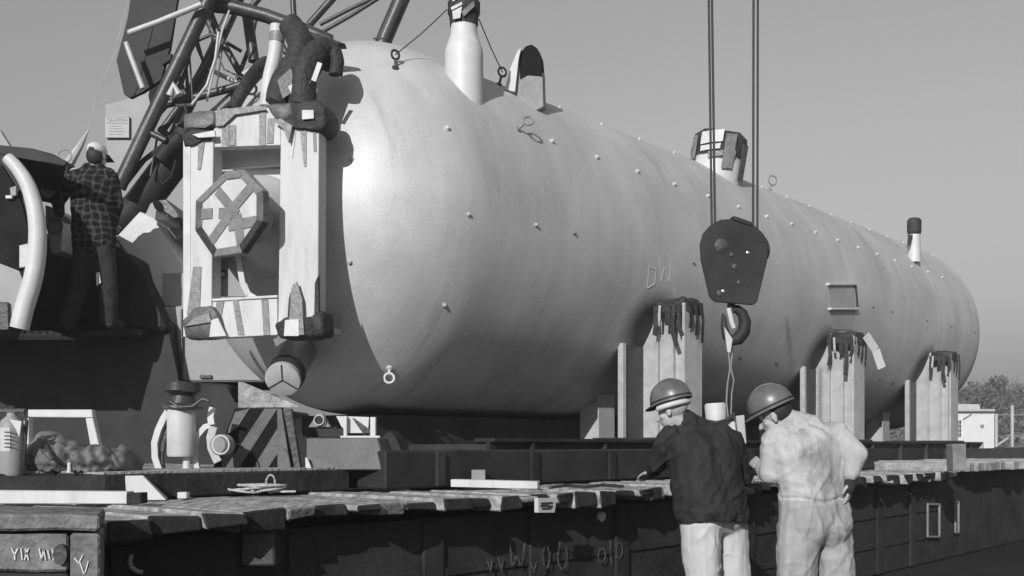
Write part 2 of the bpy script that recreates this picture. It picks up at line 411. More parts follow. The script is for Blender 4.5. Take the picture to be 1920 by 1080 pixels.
# nearer timber crib at the left edge
crib = thing('timber_crib', 'nearest stack of heavy timbers at the lower left with chalk scrawl on its panel', 'crib', W(60, 1100, 3.75).xy.to_3d())
YB = 3.72
def cribslab(name, px, dep, m, lab=None, Y=YB, bev=.01):
    b_ = NB(); prism(b_, [W(x, y, Y) for x, y in px], (-.36 * dep, dep, 0), bev); bmesh.ops.subdivide_edges(b_, edges=[e for e in b_.edges if e.calc_length() > .25], cuts=3, use_grid_fill=True); jitter(b_, .008, 7); return obj(name, b_, m, crib, label=lab)
cribslab('cap_timber', [(-120, 962), (188, 967), (186, 995), (-120, 997)], .5, cribm)
cribslab('post', [(131, 1000), (189, 1000), (186, 1530), (131, 1530)], .3, cribm)
cribslab('panel', [(-120, 1002), (128, 1002), (128, 1072), (-120, 1072)], .12, cribm, Y=YB + .03)
cribslab('rail', [(-120, 1076), (128, 1076), (128, 1100), (-120, 1100)], .2, dtimber)
cribslab('lower_panel', [(-120, 1104), (128, 1104), (128, 1530), (-120, 1530)], .12, dtimber, Y=YB + .03)
b_ = NB(); prism(b_, [W(112 + 13 * math.cos(q), 1040 + 20 * math.sin(q), YB + .01) for q in [i * PI / 8 for i in range(16)]], (0, .05, 0)); obj('bolt_plate', b_, dsteel, crib)
bm = NB()
fy = lambda x, y: W(x, y, YB + .026)
for st in ([(22, 1028), (28, 1040), (34, 1028)], [(28, 1040), (28, 1050)], [(40, 1028), (42, 1050)], [(48, 1028), (54, 1050)], [(54, 1028), (46, 1050)], [(74, 1028), (78, 1050), (82, 1030), (86, 1050)], [(90, 1032), (94, 1048)], [(98, 1028), (102, 1042), (106, 1030)], [(102, 1042), (100, 1050)]):
    strip(bm, [fy(x, y) for x, y in st], .005, Vector((0, -1, 0)), .003)
tag(obj('chalk_writing', bm, chalk, crib), kind='stuff')
bm = NB()
for st in ([(140, 1046), (148, 1056), (156, 1040)], [(150, 1054), (158, 1076)], [(166, 1052), (160, 1074)]):
    strip(bm, [W(x, y, YB - .002) for x, y in st], .004, Vector((0, -1, 0)), .003)
tag(obj('chalk_writing', bm, chalk, crib), kind='stuff')
# bent iron hook on the dark hull beside it
bm = NB(); tube(bm, [on_s(x, y, 3.66) for x, y in ((246, 1040), (243, 1052), (246, 1064), (256, 1071), (266, 1073))], .011, 8)
tag(obj('wall_hook', bm, lsteel, smooth=40), 'small bent bright hook low on the dark hull at the left', 'hook')
bm = NB(); slab(bm, [(452, 998), (512, 994), (516, 1062), (450, 1062)], 4.98, .14, .01)
tag(obj('fender_block', bm, dsteel), 'dim grey square block fixed low on the dark hull', 'block')

# ------------------------------------------------------------------ the tank
tank = thing('pressure_tank', 'huge pale cylindrical tank with rounded ends lying across the scene', 'tank', T(0, 0, -R), PI / 2 - PSI)
prof = []
nh = 40
for i in range(nh + 1):
    th = -PI / 2 + PI / 2 * i / nh; prof.append((TK * R * math.sin(th), R * math.cos(th)))
for i in range(1, 60): prof.append((TL * i / 60, R))
for i in range(nh + 1):
    th = PI / 2 * i / nh; prof.append((TL + TK * R * math.sin(th), R * math.cos(th)))
prof[0] = (prof[0][0], .004); prof[-1] = (prof[-1][0], .004)
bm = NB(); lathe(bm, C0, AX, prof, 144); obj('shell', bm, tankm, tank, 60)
bm = NB()
bm.free()
for tt in (11.3,):
    bm = NB(); torus(bm, T(tt, 0, 0), AX, R - .001, .004, 144, 6); obj('weld_seam', bm, tankm, tank, 60)
# studs
def stud(t, phi, r=.017, h=.035, m=None):
    p, nn = shell_pt(t, phi); b_ = NB()
    lathe(b_, p - nn * .01, nn, [(0, r * 1.5), (.018, r * 1.5), (.02, r), (h, r), (h + .006, r * .6)], 10)
    obj('stud', b_, m or lsteel, tank, 40)
for i in range(-1, 16): stud(1.11 + .732 * i if i >= 0 else -.36, 27.6 + (.9 if i > 6 else 0) if i >= 0 else 20.6, m=white)
for i in range(0, 18): stud(.5 + .76 * i, 57.5, .013, .03, white)
for t_, p_ in ((-.24, -4), (.63, -2.5), (1.2, -2), (3.38, -1.8), (4.85, -1.5), (8.45, -1.1), (9.2, -1), (10.7, -.9), (11.9, -.8), (13.17, -.8)): stud(t_, p_, .014, .03, gsteel if t_ > .7 else lsteel)
for t_, p_ in ((-.29, -30), (-1.06, 13.7), (-1.03, -26.2), (5.0, -34), (6.0, -34.5), (9.6, -36), (10.2, -37)): stud(t_, p_, .015, .03, lsteel if t_ < 0 else dsteel)
# eye bolts: shank along n, ring on top
def eyebolt(t, phi, ln=.1, rr=.045, dirv=None, m=dsteel, facing=None):
    p, nn = shell_pt(t, phi); d = (dirv or nn).normalized(); b_ = NB()
    tube(b_, [p - d * .01, p + d * ln], .013, 8)
    lathe(b_, p - nn * .005, nn, [(0, .03), (.02, .03), (.024, .02)], 10)
    torus(b_, p + d * (ln + rr), (facing or d.cross(Vector((1, 0, 0)))), rr, .012, 16, 6)
    obj('eye_bolt', b_, m, tank, 50)
    return p + d * (ln + rr)
E1 = eyebolt(-.54, 45.8, .08, .04, UP, dsteel, Vector((.8, -1, 0)))
E2 = eyebolt(1.0, 56.0, .09, .045, Vector((.25, 0, 1)), dsteel, Vector((.5, -1, 0)))
eyebolt(.61, 27.8, .08, .045, Vector((.8, -.3, .55)), gsteel, Vector((.2, -1, .3)))
eyebolt(-.44, -55.3, .05, .045, Vector((0, -.2, -1)), white, Vector((.1, -1, .2)))
eyebolt(6.95, 60, .08, .07, Vector((.3, 0, 1)), gsteel, Vector((.4, -1, 0)))
eyebolt(-1.20, 88, .06, .05, Vector((-.4, -.2, .7)), gsteel, Vector((.2, -1, 0)))
# top nozzle: bottle-shaped neck with wrapped end
NZ = W(870, 150, 9.42); 
hb = lambda y: (HY - y) / F * 9.42 + CAMZ
def nz(y): return hb(y) - hb(185)
bpt = Vector((NZ.x, 9.42, hb(185)))
def px(w): return w / F * 9.42
bm = NB()
lathe(bm, bpt - UP * .25, UP, [(0, px(37)), (.25, px(37)), (nz(120) + .25, px(36)), (nz(98) + .25, px(36)), (nz(82) + .25, px(31)), (nz(68) + .25, px(26)), (nz(55) + .25, px(24.5)), (nz(45) + .25, px(24))], 40)
nozz = obj('top_nozzle', bm, white, tank, 50)
bm = NB()
lathe(bm, bpt, UP, [(nz(49), px(26)), (nz(30), px(28)), (nz(26), px(30)), (nz(8), px(31)), (nz(2), px(26)), (nz(0), px(12))], 28); jitter(bm, .012, 14)
obj('wrapping', bm, dtape, nozz, 50)
cap_c = Vector((NZ.x, 9.42, 0))
def patch(parent, m, pts_deg, r, name='tape_patch'):   # patch on the wrapped end: (angle deg, photo row) corners
    b_ = NB(); P = []
    for (a, y) in pts_deg:
        q = rad(a); P.append(Vector((NZ.x + math.sin(q) * r, 9.42 - math.cos(q) * r, hb(y))))
    prism(b_, P, (0, -.004, 0)); obj(name, b_, m, parent)
patch(nozz, white, [(-38, 8), (-14, 3), (-10, 9), (-36, 15)], px(33))
patch(nozz, white, [(-44, 24), (-5, 18), (-2, 23), (-42, 30)], px(33))
patch(nozz, offw, [(-40, 32), (-4, 26), (-10, 47), (-36, 47)], px(32))
patch(nozz, tape, [(-6, 36), (34, 14), (40, 22), (2, 45)], px(33))
# near lifting lug: upright plate with round top and gusset, wrapped
lt = 1.62
bm = NB()
YL = 10.2
outl = [(962, 170), (968, 120), (974, 98), (984, 87), (996, 84), (1006, 90), (1013, 108), (1017, 140), (1019, 200), (990, 215), (950, 185)]
prism(bm, [W(x, y, YL) for x, y in outl], Vector((.03, .10, 0)), .006); lug = obj('lifting_lug', bm, gsteel, tank)
bm = NB()
prism(bm, [W(x, y, YL - .004) for x, y in ((976, 98), (986, 86), (997, 83), (1007, 90), (1014, 108), (1017, 144), (990, 140), (975, 150), (974, 120))], Vector((.03, .112, 0)), .004); jitter(bm, .004, 20)
obj('wrapping', bm, sblack, lug)
bm = NB(); prism(bm, [W(x, y, YL - .06) for x, y in ((946, 168), (956, 130), (970, 96), (978, 88), (972, 112), (966, 172))], Vector((.0, .05, 0)), .004); obj('gusset', bm, white, lug)
# middle manway with taped lid
mw_t, mw_phi = 5.3, 57.0
mp_, mn = shell_pt(mw_t, mw_phi)
mn2 = (mn * .5 + UP).normalized()
bm = NB(); lathe(bm, mp_ - mn2 * .25, mn2, [(0, .36), (.25, .35), (.36, .34), (.44, .34)], 36); mw = obj('manway', bm, white, tank, 40)
bm = NB(); lathe(bm, mp_, mn2, [(.15, .36), (.20, .365), (.24, .365), (.40, .35), (.47, .28), (.49, .05)], 18); jitter(bm, .03, 7); obj('wrapping', bm, dtape, mw, 50)
u_, v_ = frame_of(mn2)
def mwpatch(a0, a1, h0, h1, m):
    b_ = NB(); P = []
    for a in (a0, (a0 + a1) / 2, a1):
        P.append((a, h0))
    Q = []
    pts = [(a0, h0), ((a0 + a1) / 2, h0), (a1, h0), (a1, h1), ((a0 + a1) / 2, h1), (a0, h1)]
    for a, h in pts:
        q = rad(a); d = Vector((math.sin(q), -math.cos(q), 0))
        Q.append(mp_ + mn2 * h + d * .388)
    prism(b_, Q, Vector((math.sin(rad((a0 + a1) / 2)), -math.cos(rad((a0 + a1) / 2)), 0)) * .005); obj('tape_patch', b_, m, mw)
mwpatch(-50, -5, .26, .42, white); mwpatch(-48, -8, .17, .24, offw); mwpatch(-75, -60, .10, .40, tape); mwpatch(0, 22, -.08, .36, tape); mwpatch(40, 62, -.22, .25, midtape); mwpatch(-30, 25, .08, .15, tape)
# far small nozzle
fp = W(1714, 470, 17.4)
pf = lambda w: w / F * 17.4
bm = NB(); lathe(bm, Vector((fp.x, 17.4, W(0, 492, 17.4).z)), UP, [(0, pf(12)), (pf(40), pf(11)), (pf(74), pf(10))], 20); fn = obj('far_nozzle', bm, white, tank, 40)
bm = NB(); lathe(bm, Vector((fp.x, 17.4, W(0, 440, 17.4).z)), UP, [(0, pf(11)), (pf(6), pf(13)), (pf(26), pf(13)), (pf(31), pf(9))], 14); jitter(bm, .012, 10); obj('wrapping', bm, dtape, fn, 50)
bm = NB(); prism(bm, [W(x, y, 17.24) for x, y in ((1703, 440), (1712, 440), (1707, 460), (1702, 462))], (0, .02, 0)); obj('tape_strip', bm, dtape, fn)
# name-plate bracket
def sp(px_, py_, off=0):
    best = None
    o = Vector((0, 0, CAMZ)); d = Vector(((px_ - 960) / F, 1, (HY - py_) / F))
    q = o - C0
    A = d.dot(SD) ** 2 + d.z ** 2; Bq = q.dot(SD) * d.dot(SD) + q.z * d.z; Cq = q.dot(SD) ** 2 + q.z ** 2 - (R + off) ** 2
    return o + d * ((-Bq - math.sqrt(Bq * Bq - A * Cq)) / A)
for (xa, xb, y) in ((1549, 1601, 531), (1553, 1605, 577)):
    a, b_ = sp(xa, y), sp(xb, y); nn = shell_pt(0, 2)[1]
    bm = NB(); prism(bm, [a - nn * .02, b_ - nn * .02, b_ + nn * .045, a + nn * .045], UP * -.035, .004); obj('bracket_ledge', bm, white, tank)
bm = NB(); a, b_ = sp(1601, 531), sp(1605, 577)
prism(bm, [a - nn * .02, b_ - nn * .02, b_ + nn * .03, a + nn * .03], AX * .03); obj('bracket_side', bm, dsteel, tank)
bm = NB(); P = [sp(x, y, .006) for x, y in ((1551, 535), (1600, 535), (1603, 575), (1555, 575))]; prism(bm, P, nn * .006); obj('name_plate', bm, platem, tank)
bm = NB(); P = [sp(x, y, .004) for x, y in ((1556, 583), (1604, 583), (1598, 618), (1563, 618))]; prism(bm, P, nn * .004); obj('backing_plate', bm, platem, tank)
# chalk scrawl near the first support
bm = NB()
for st in ([(1217, 500), (1214, 540)], [(1217, 500), (1230, 505), (1228, 532), (1214, 540)], [(1236, 480), (1240, 528), (1246, 500)], [(1246, 500), (1254, 530), (1258, 488)], [(1262, 528), (1266, 556)]):
    strip(bm, [sp(x, y, .003) for x, y in st], .012, nn, .002)
obj('chalk_mark', bm, tchalk, tank)
# bottom drain with lid held by three tape strips
da = W(529, 714, 8.62); db = W(556, 668, 9.05); dax = (da - db).normalized()
bm = NB(); L_ = (da - db).length
lathe(bm, db - dax * .25, dax, [(0, .15), (.2, .15), (L_ + .12, .145), (L_ + .20, .145)], 32); drain = obj('drain_pipe', bm, gsteel, tank, 40)
bm = NB(); lathe(bm, db - dax * .25, dax, [(L_ + .06, .150), (L_ + .07, .162), (L_ + .165, .162), (L_ + .17, .15)], 32); obj('tape_band', bm, black, drain, 40)
bm = NB(); lathe(bm, db - dax * .25, dax, [(L_ + .19, .152), (L_ + .235, .152), (L_ + .24, .145)], 32); obj('lid', bm, lsteel, drain, 40)
u_, v_ = frame_of(dax); lc = db - dax * .25 + dax * (L_ + .241)
bm = NB()
for q in (95, 215, 330): strip(bm, [lc, lc + (u_ * math.cos(rad(q)) + v_ * math.sin(rad(q))) * .148], .012, dax, .003)
obj('lid_strap', bm, dsteel, drain)
# short stub beside the drain
sa = W(612, 600, 8.62)
bm = NB(); lathe(bm, sa + Vector((-.1, .25, 0)), Vector((.55, -.8, .0)), [(0, .055), (.3, .055), (.34, .05)], 20); obj('side_stub', bm, gsteel, tank, 40)
# end flange neck behind the octagonal cover
oc = W(430, 401, 8.22); on = Vector((-math.sin(rad(30)), -math.cos(rad(30)), 0))
pole = T(-TK * R, 0, 0)
bm = NB(); ndir = (oc - T(-1.2, .25, -.15)).normalized()
lathe(bm, oc - on * .20, -ndir, [(0, .22), (.12, .24), (.28, .36), (.5, .46), (.8, .50), (1.3, .5)], 40); neck = obj('end_neck', bm, tankm, tank, 50)
# wrapped elbows over the frame
def wrapped(name, pts, r, m, jit=.012, seg=16):
    b_ = NB()
    # densify
    q = []
    for a, c_ in zip(pts, pts[1:]):
        for i in range(6): q.append(a.lerp(c_, i / 6))
    q.append(pts[-1]); q2 = q[:]
    for _ in range(3): q2 = [q2[0]] + [(q2[i - 1] + q2[i] * 2 + q2[i + 1]) / 4 for i in range(1, len(q2) - 1)] + [q2[-1]]
    tube(b_, q2, r, seg); jitter(b_, jit, 9); return obj(name, b_, m, tank, 60)
YE = 8.38
wrapped('wrapped_elbow', [W(546, 48, YE + .2), W(566, 80, YE + .1), W(556, 120, YE), W(532, 150, YE), W(520, 195, YE)], .105, dtape)
wrapped('wrapped_elbow', [W(622, 120, YE + .3), W(618, 98, YE + .2), W(596, 96, YE + .1), W(572, 130, YE - .05), W(566, 200, YE - .05)], .11, dtape)
wp = wrapped('riser_pipe', [W(520, 48, YE + .3), W(517, 100, YE + .3), W(505, 150, YE + .3), W(500, 200, YE + .3)], .062, white, 0)
bm = NB(); tube(bm, [W(520, 62, YE + .3), W(519, 80, YE + .3)], .066, 16); obj('tape_band', bm, tape, wp, 40)
wrapped('wrapped_pipe', [W(440, 200, YE + .9), W(468, 150, YE + .8), W(492, 120, YE + .6), W(505, 118, YE + .4)], .06, dtape)
wrapped('wrapped_pipe', [W(630, 140, YE + .1), W(632, 110, YE + .1), W(624, 92, YE + .15)], .055, dtape)
bm = NB(); prism(bm, [W(560, 52, YE + .3), W(600, 64, YE + .3), W(648, 82, YE + .3), W(596, 84, YE + .3), W(560, 74, YE + .3)], (0, .12, 0), .006); obj('canvas_flap', bm, dtape, tank)
for pts in ([(520, 150), (545, 128), (560, 165), (530, 185)],):
    bm = NB(); prism(bm, [W(x, y, YE - .12) for x, y in pts], (0, .006, 0)); obj('tape_patch', bm, midtape, tank)
for (x0, y0, x1, y1, w_) in ((560, 176, 578, 150, .05), (545, 160, 556, 188, .045), (600, 118, 588, 152, .04)):
    bm = NB(); strip(bm, [W(x0, y0, YE - .125), W(x1, y1, YE - .125)], w_, Vector((0, -1, 0)), .006); obj('tape_patch', bm, tape if random.random() < .6 else offw, tank)

# ------------------------------------------------------------------ white timber protective frame at the near head
BT = rad(12); br = Vector((math.cos(BT), -math.sin(BT), 0)); bd = Vector((math.sin(BT), math.cos(BT), 0))
FO = W(598, 632, 8.24)                                   # lower right front corner
def Fp(px_, py_, dep=0.0):                               # photo pixel on the frame's front plane (set back by dep)
    d = Vector(((px_ - 960) / F, 1, (HY - py_) / F)); o = Vector((0, 0, CAMZ)); nn_ = bd
    l = ((FO + bd * dep - o).dot(nn_)) / d.dot(nn_)
    return o + d * l
fr = thing('protective_frame', 'white timber frame with taped corners guarding the fittings on the tank end', 'frame', FO + br * -.55)
def fslab(name, pxs, dep0, thick, m, parent=None, bev=.004, jit=0, lab=None):
    b_ = NB(); prism(b_, [Fp(x, y, dep0) for x, y in pxs], bd * thick, bev)
    if jit: jitter(b_, jit, 11)
    return obj(name, b_, m, parent or fr, label=lab)
lp = fslab('post', [(343, 262), (400, 258), (396, 628), (343, 632)], 0, .16, board)
rp = fslab('post', [(527, 205), (598, 200), (596, 630), (521, 632)], 0, .16, board)
tb = fslab('top_beam', [(401, 208), (526, 200), (526, 272), (401, 276)], .02, .10, board)
bb = fslab('bottom_beam', [(398, 566), (520, 560), (520, 628), (398, 634)], .0, .10, board)
fslab('shelf', [(396, 560), (520, 553), (520, 558), (398, 565)], -.01, .25, board)
fslab('rear_panel', [(398, 262), (530, 258), (530, 310), (398, 318)], .30, .03, white)
fslab('back_board', [(400, 322), (470, 318), (540, 316), (540, 372), (470, 360), (400, 362)], .36, .02, white)
fslab('lower_rear_panel', [(398, 480), (452, 480), (470, 556), (398, 556)], .22, .02, gpaint)
bm = NB(); lathe(bm, Fp(417, 514, .21), -bd, [(0, .033), (.02, .033), (.022, .018)], 20); ring = obj('ring_gauge', bm, black, fr, 40)
bm = NB(); torus(bm, Fp(417, 514, .18), bd, .013, .006, 16, 6); obj('ring_face', bm, white, ring, 40)
# side face battens so that the frame has depth back to the head
for (x, y) in ((350, 300), (590, 240), (350, 600), (590, 610)):
    bm = NB(); a = Fp(x, y, .16); box(bm, a + bd * .3, (.05, .6, .05), br, bd, UP); obj('tie_batten', bm, board, fr)
# thin grey tape strips and narrow boards
for pxs in ([(345, 275), (357, 275), (357, 625), (345, 625)],): fslab('edge_board', pxs, -.004, .004, offw, bev=0)
for i, (pxs, m, d0) in enumerate([
    ([(416, 204), (429, 203), (429, 275), (416, 276)], tape, .012), ([(430, 235), (442, 234), (442, 272), (430, 273)], tape, .012),
    ([(486, 200), (498, 199), (498, 272), (486, 273)], tape, .012), ([(502, 222), (514, 221), (512, 268), (500, 269)], tape, .012),
    ([(362, 500), (377, 500), (374, 590), (350, 590)], tape, -.008), ([(406, 566), (420, 565), (408, 630), (396, 630)], tape, -.008),
    ([(436, 562), (446, 562), (458, 628), (446, 628)], tape, -.008), ([(490, 562), (502, 561), (506, 628), (494, 628)], tape, -.008),
    ([(372, 262), (384, 262), (376, 318), (370, 318)], tape, -.008), ([(544, 240), (556, 236), (548, 296), (543, 290)], offw, -.008),
    ([(562, 246), (574, 244), (574, 312), (570, 312)], tape, -.008), ([(586, 244), (592, 243), (593, 284), (588, 284)], tape, -.008)]):
    fslab('tape_strip', pxs, d0, .005, m, bev=0)
# hanging light tape from the cover down to the beam
bm = NB(); strip(bm, [Fp(x, y, .06) for x, y in ((446, 478), (450, 500), (455, 530), (466, 552), (482, 562))], .05, -bd, .006); obj('tape_strip', bm, board, fr)
# tape-wrapped corners (lumpy)
def wrapcorner(pxs, d0, thick, m, jit=.012):
    b_ = NB(); prism(b_, [Fp(x, y, d0) for x, y in pxs], bd * thick, .02)
    bmesh.ops.subdivide_edges(b_, edges=b_.edges[:], cuts=2, use_grid_fill=True); jitter(b_, jit, 9)
    return obj('corner_wrap', b_, m, fr, 50)
wrapcorner([(512, 205), (545, 188), (596, 186), (611, 200), (612, 232), (598, 246), (556, 240), (530, 238)], -.04, .28, dtape)
wrapcorner([(500, 196), (548, 190), (548, 215), (528, 232), (506, 212)], -.05, .2, midtape)
wrapcorner([(342, 212), (372, 206), (402, 206), (404, 236), (384, 240), (342, 244)], -.02, .2, midtape)
wrapcorner([(340, 250), (356, 240), (398, 244), (396, 262), (376, 264), (352, 268), (342, 276)], -.03, .22, dtape)
wrapcorner([(338, 602), (366, 576), (398, 572), (412, 592), (420, 624), (392, 634), (346, 634)], -.04, .22, midtape)
wrapcorner([(512, 606), (536, 600), (552, 586), (574, 600), (590, 586), (606, 580), (606, 628), (570, 634), (520, 632)], -.04, .24, dtape)
for pxs, m, d0 in [([(546, 540), (556, 528), (566, 560), (570, 628), (540, 628)], tape, -.06), ([(534, 600), (560, 598), (560, 630), (532, 630)], offw, -.065), ([(364, 596), (392, 586), (396, 604), (346, 612)], tape, -.06), ([(396, 600), (408, 596), (424, 630), (392, 632)], offw, -.06),
                   ([(404, 206), (486, 197), (500, 206), (440, 214), (418, 236), (404, 236)], tape, -.012), ([(566, 206), (588, 206), (588, 222), (566, 224)], offw, -.065), ([(510, 225), (526, 222), (548, 235), (541, 268), (530, 240)], tape, -.055), ([(360, 252), (402, 244), (404, 256), (372, 258)], offw, -.06)]:
    fslab('tape_strip', pxs, d0, .02, m, bev=.002)
# dark ragged points of tape on the right post
for pxs in ([(541, 560), (550, 532), (556, 540), (548, 600), (538, 606)], [(590, 530), (597, 515), (599, 628), (588, 628)]): fslab('tape_strip', pxs, -.03, .03, dtape, bev=.003)
# octagonal cover with taped rim and crossing straps
ou, ov = Vector((math.cos(rad(30)), -math.sin(rad(30)), 0)), UP
HWo, HHo = .372, .328
def O(x, y, d=0.0): return oc + ou * (x * HWo) + ov * (y * HHo) + on * d
octp = [(.42, 1), (-.1, 1.02), (-.98, .45), (-1.0, -.28), (-.45, -1.0), (.38, -.98), (.98, -.32), (.98, .42)]
bm = NB(); prism(bm, [O(x, y) for x, y in octp], -on * .05, .004); cov = obj('octagonal_cover', bm, board, fr)
rm = [tape, tape, midtape, dtape, tape, dtape, midtape, tape]
for i in range(8):
    a, b_ = octp[i], octp[(i + 1) % 8]
    bm = NB(); q = .83
    prism(bm, [O(a[0] * 1.03, a[1] * 1.03, .012), O(b_[0] * 1.03, b_[1] * 1.03, .012), O(b_[0] * q, b_[1] * q, .012), O(a[0] * q, a[1] * q, .012)], -on * .075, .006)
    obj('rim_tape', bm, rm[i], cov)
for st in ([(-.35, .62), (.25, -.05), (.35, -.78)], [(.72, .62), (.05, .05)], [(.05, .0), (-.55, -.62)], [(.0, -.3), (.82, -.28)], [(-.95, .1), (-.5, .08)], [(-.3, 0.05), (.15, .0)]):
    bm = NB(); strip(bm, [O(x, y, .004 + random.random() * .003) for x, y in st], .085, on, .004); obj('cross_tape', bm, tape, cov)

# ------------------------------------------------------------------ guy wires from the nozzle
for (a, b_, lab) in ((Vector((NZ.x - px(32), 9.42, hb(18))), E1, 'thin guy wire from the nozzle top down to the left eye bolt'), (Vector((NZ.x + px(28), 9.42, hb(36))), E2, 'short guy wire from the nozzle neck down to the right eye bolt')):
    bm = NB(); tube(bm, [a, a.lerp(b_, .5) - UP * .015, b_], .006, 6); tag(obj('guy_wire', bm, cable), lab, 'wire', 'guy wires steadying the top nozzle')

# ------------------------------------------------------------------ cradle girders and supports
GZ = 1.465
cr = thing('cradle_bed', 'long dark cradle bed of girders running under the tank', 'cradle', TA(6, 0, DZ))
bm = NB(); tbox(bm, -.4, 12.2, 2.16, 2.2, DZ, GZ - .03); tbox(bm, -.4, 12.25, 2.02, 2.26, GZ - .03, GZ); tbox(bm, -.4, 12.2, 2.02, 2.24, DZ + .002, DZ + .03); obj('near_girder', bm, black, cr)
bm = NB(); tbox(bm, -.4, 12.2, -2.2, -2.1, DZ, GZ); obj('far_girder', bm, black, cr)
bm = NB(); tbox(bm, -.35, 12.15, -.55, .55, DZ, 1.70); obj('centre_beam', bm, black, cr)
for i in range(10):
    bm = NB(); tbox(bm, .2 + i * 1.28, .32 + i * 1.28, -2.09, 2.015, DZ + .05, GZ - .05); obj('cross_member', bm, dsteel, cr)
for i in range(12):
    bm = NB(); tbox(bm, .1 + i * 1.05, .12 + i * 1.05, 2.2, 2.25, DZ + .032, GZ - .032); obj('stiffener', bm, dsteel, cr)
bm = NB(); tbox(bm, 12.2, 12.23, 2.0, 2.27, GZ - .28, GZ + .01); obj('end_plate', bm, lsteel, cr)
def support(side, label):
    sg = side
    t0 = SUP_T[0]
    th = thing('tank_support', label, 'support', TA(t0, sg * 1.7, GZ), 0, 'steel posts carrying the tank')
    f = lambda t, s, z: TA(t, s * sg, z)
    zc = C0.z
    def zt(s): return zc - math.sqrt(max(R * R - s * s, 0)) + .03
    b_ = NB()
    arc = [f(t0, s, zt(s)) for s in (1.50, 1.56, 1.62, 1.68, 1.74)]
    prism(b_, [f(t0, 1.50, GZ), f(t0, 2.10, GZ)] + [f(t0, 2.10, 2.93), f(t0, 1.78, 2.96)] + arc[::-1], AX * .03); obj('web_plate', b_, lsteel, th)
    b_ = NB(); prism(b_, [f(t0 + .3, s, z) for s, z in ((1.27, GZ), (2.0, GZ), (2.0, 2.8), (1.7, zt(1.7)), (1.5, zt(1.5)), (1.27, zt(1.27)))], AX * .03); obj('rear_plate', b_, black, th)  # painted black in place of the shade between the flanges
    b_ = NB(); prism(b_, [f(t0 + .035, 1.50, GZ), f(t0 + .29, 1.50, GZ), f(t0 + .29, 1.50, zt(1.5) - .02), f(t0 + .035, 1.50, zt(1.5) - .02)], SD * sg * .02); obj('side_plate', b_, black, th)
    b_ = NB(); prism(b_, [f(t0 - .378, 1.495, GZ), f(t0 - .003, 1.495, GZ), f(t0 - .003, 1.495, zt(1.49) - .01), f(t0 - .378, 1.495, zt(1.49) - .01)], SD * sg * .02); obj('recess_plate', b_, dsteel, th)  # dark-coloured plate filling the gap, standing in for its shade
    b_ = NB(); prism(b_, [f(t0 - .14, 2.105, GZ), f(t0 + .22, 2.105, GZ), f(t0 + .22, 2.105, 2.9), f(t0 - .14, 2.105, 2.93)], SD * sg * .03, .003); obj('flange', b_, lsteel, th)
    b_ = NB(); prism(b_, [f(t0 - .44, 1.48, GZ), f(t0 - .38, 1.48, GZ), f(t0 - .38, 1.48, zt(1.48) + .02), f(t0 - .44, 1.48, zt(1.48) + .02)], SD * sg * .07, .003); obj('flange', b_, lsteel, th)
    for s in (1.72, 1.92):
        b_ = NB(); prism(b_, [f(t0 - .05, s, GZ), f(t0 - .002, s, GZ), f(t0 - .002, s, min(2.9, zt(s) - .1) if s < 1.8 else 2.86), f(t0 - .05, s, min(2.9, zt(s) - .2) if s < 1.8 else 2.8)], SD * sg * .018); obj('rib', b_, lsteel, th)
    b_ = NB(); box(b_, f(t0 - .05, 1.68, GZ + .012), (.9, 1.0, .024), AX, SD, UP, .003); obj('base_plate', b_, dsteel, th)
    # inner column under the belly
    b_ = NB(); s0, s1 = .62, .95
    prism(b_, [f(t0, s0, GZ), f(t0, s1, GZ), f(t0, s1, zt(s1)), f(t0, s0, zt(s0))], AX * .03)
    obj('inner_web', b_, lsteel, th)
    b_ = NB(); prism(b_, [f(t0 - .1, s1, GZ), f(t0 + .2, s1, GZ), f(t0 + .2, s1, zt(s1)), f(t0 - .1, s1, zt(s1))], SD * sg * .02); obj('inner_flange', b_, lsteel, th)
    return th
sup = support(1, 'nearest tall steel post under the tank, its head wrapped in black tape strips')
sup_far = support(-1, 'dim steel post left of the nearest support, on the far side of the tank')
def headwrap(root, t0, kind):
    f = lambda t, s, z: TA(t, s, z)
    b_ = NB(); tbox(b_, t0 - .15, t0 + .2, 1.78, 2.15, 2.80, 2.99, .04); bmesh.ops.subdivide_edges(b_, edges=b_.edges[:], cuts=4, use_grid_fill=True); jitter(b_, .035, 6, t0); jitter(b_, .022, 24, t0)
    obj('head_wrapping', b_, dtape, root, 50)
    random.seed(int(t0 * 10))
    for i, s in enumerate((1.80, 1.86, 1.96, 2.04, 2.10)):
        s += random.uniform(-.02, .02); ln = (.30, .12, .10, .46, .2)[i] * random.uniform(.6, 1.1); b_ = NB()
        w = (.05, .03, .07, .05, .05)[i]
        strip(b_, [f(t0 - .16 - .01 * (i % 3), s, 2.92), f(t0 - .165 - .01 * (i % 2), s + random.uniform(-.02, .02), 2.8 - ln * .5), f(t0 - .155, s + random.uniform(-.03, .03), 2.8 - ln)], w, -AX, .006)
        obj('hanging_tape', b_, (lsteel if i == 1 else dtape), root)
    for i in range(3):
        t = t0 - .1 + .12 * i; b_ = NB(); strip(b_, [f(t, 2.17, 2.95), f(t + .02, 2.18, 2.75), f(t + .03, 2.16, 2.66 - .07 * i)], .055, SD, .006); obj('hanging_tape', b_, dtape, root)
    if kind == 2:
        b_ = NB(); strip(b_, [f(t0 + .1, 2.2, 2.95), f(t0 + .3, 2.26, 2.75), f(t0 + .42, 2.3, 2.5)], .12, (SD - AX).normalized(), .01); obj('hanging_tape', b_, white, root)
base_children = list(sup.children)
labs = {7.2: 'middle tall steel post, ragged tape and a pale torn strip at its head', 11.1: 'farthest steel post near the far rounded end of the tank'}
sup_roots = {}
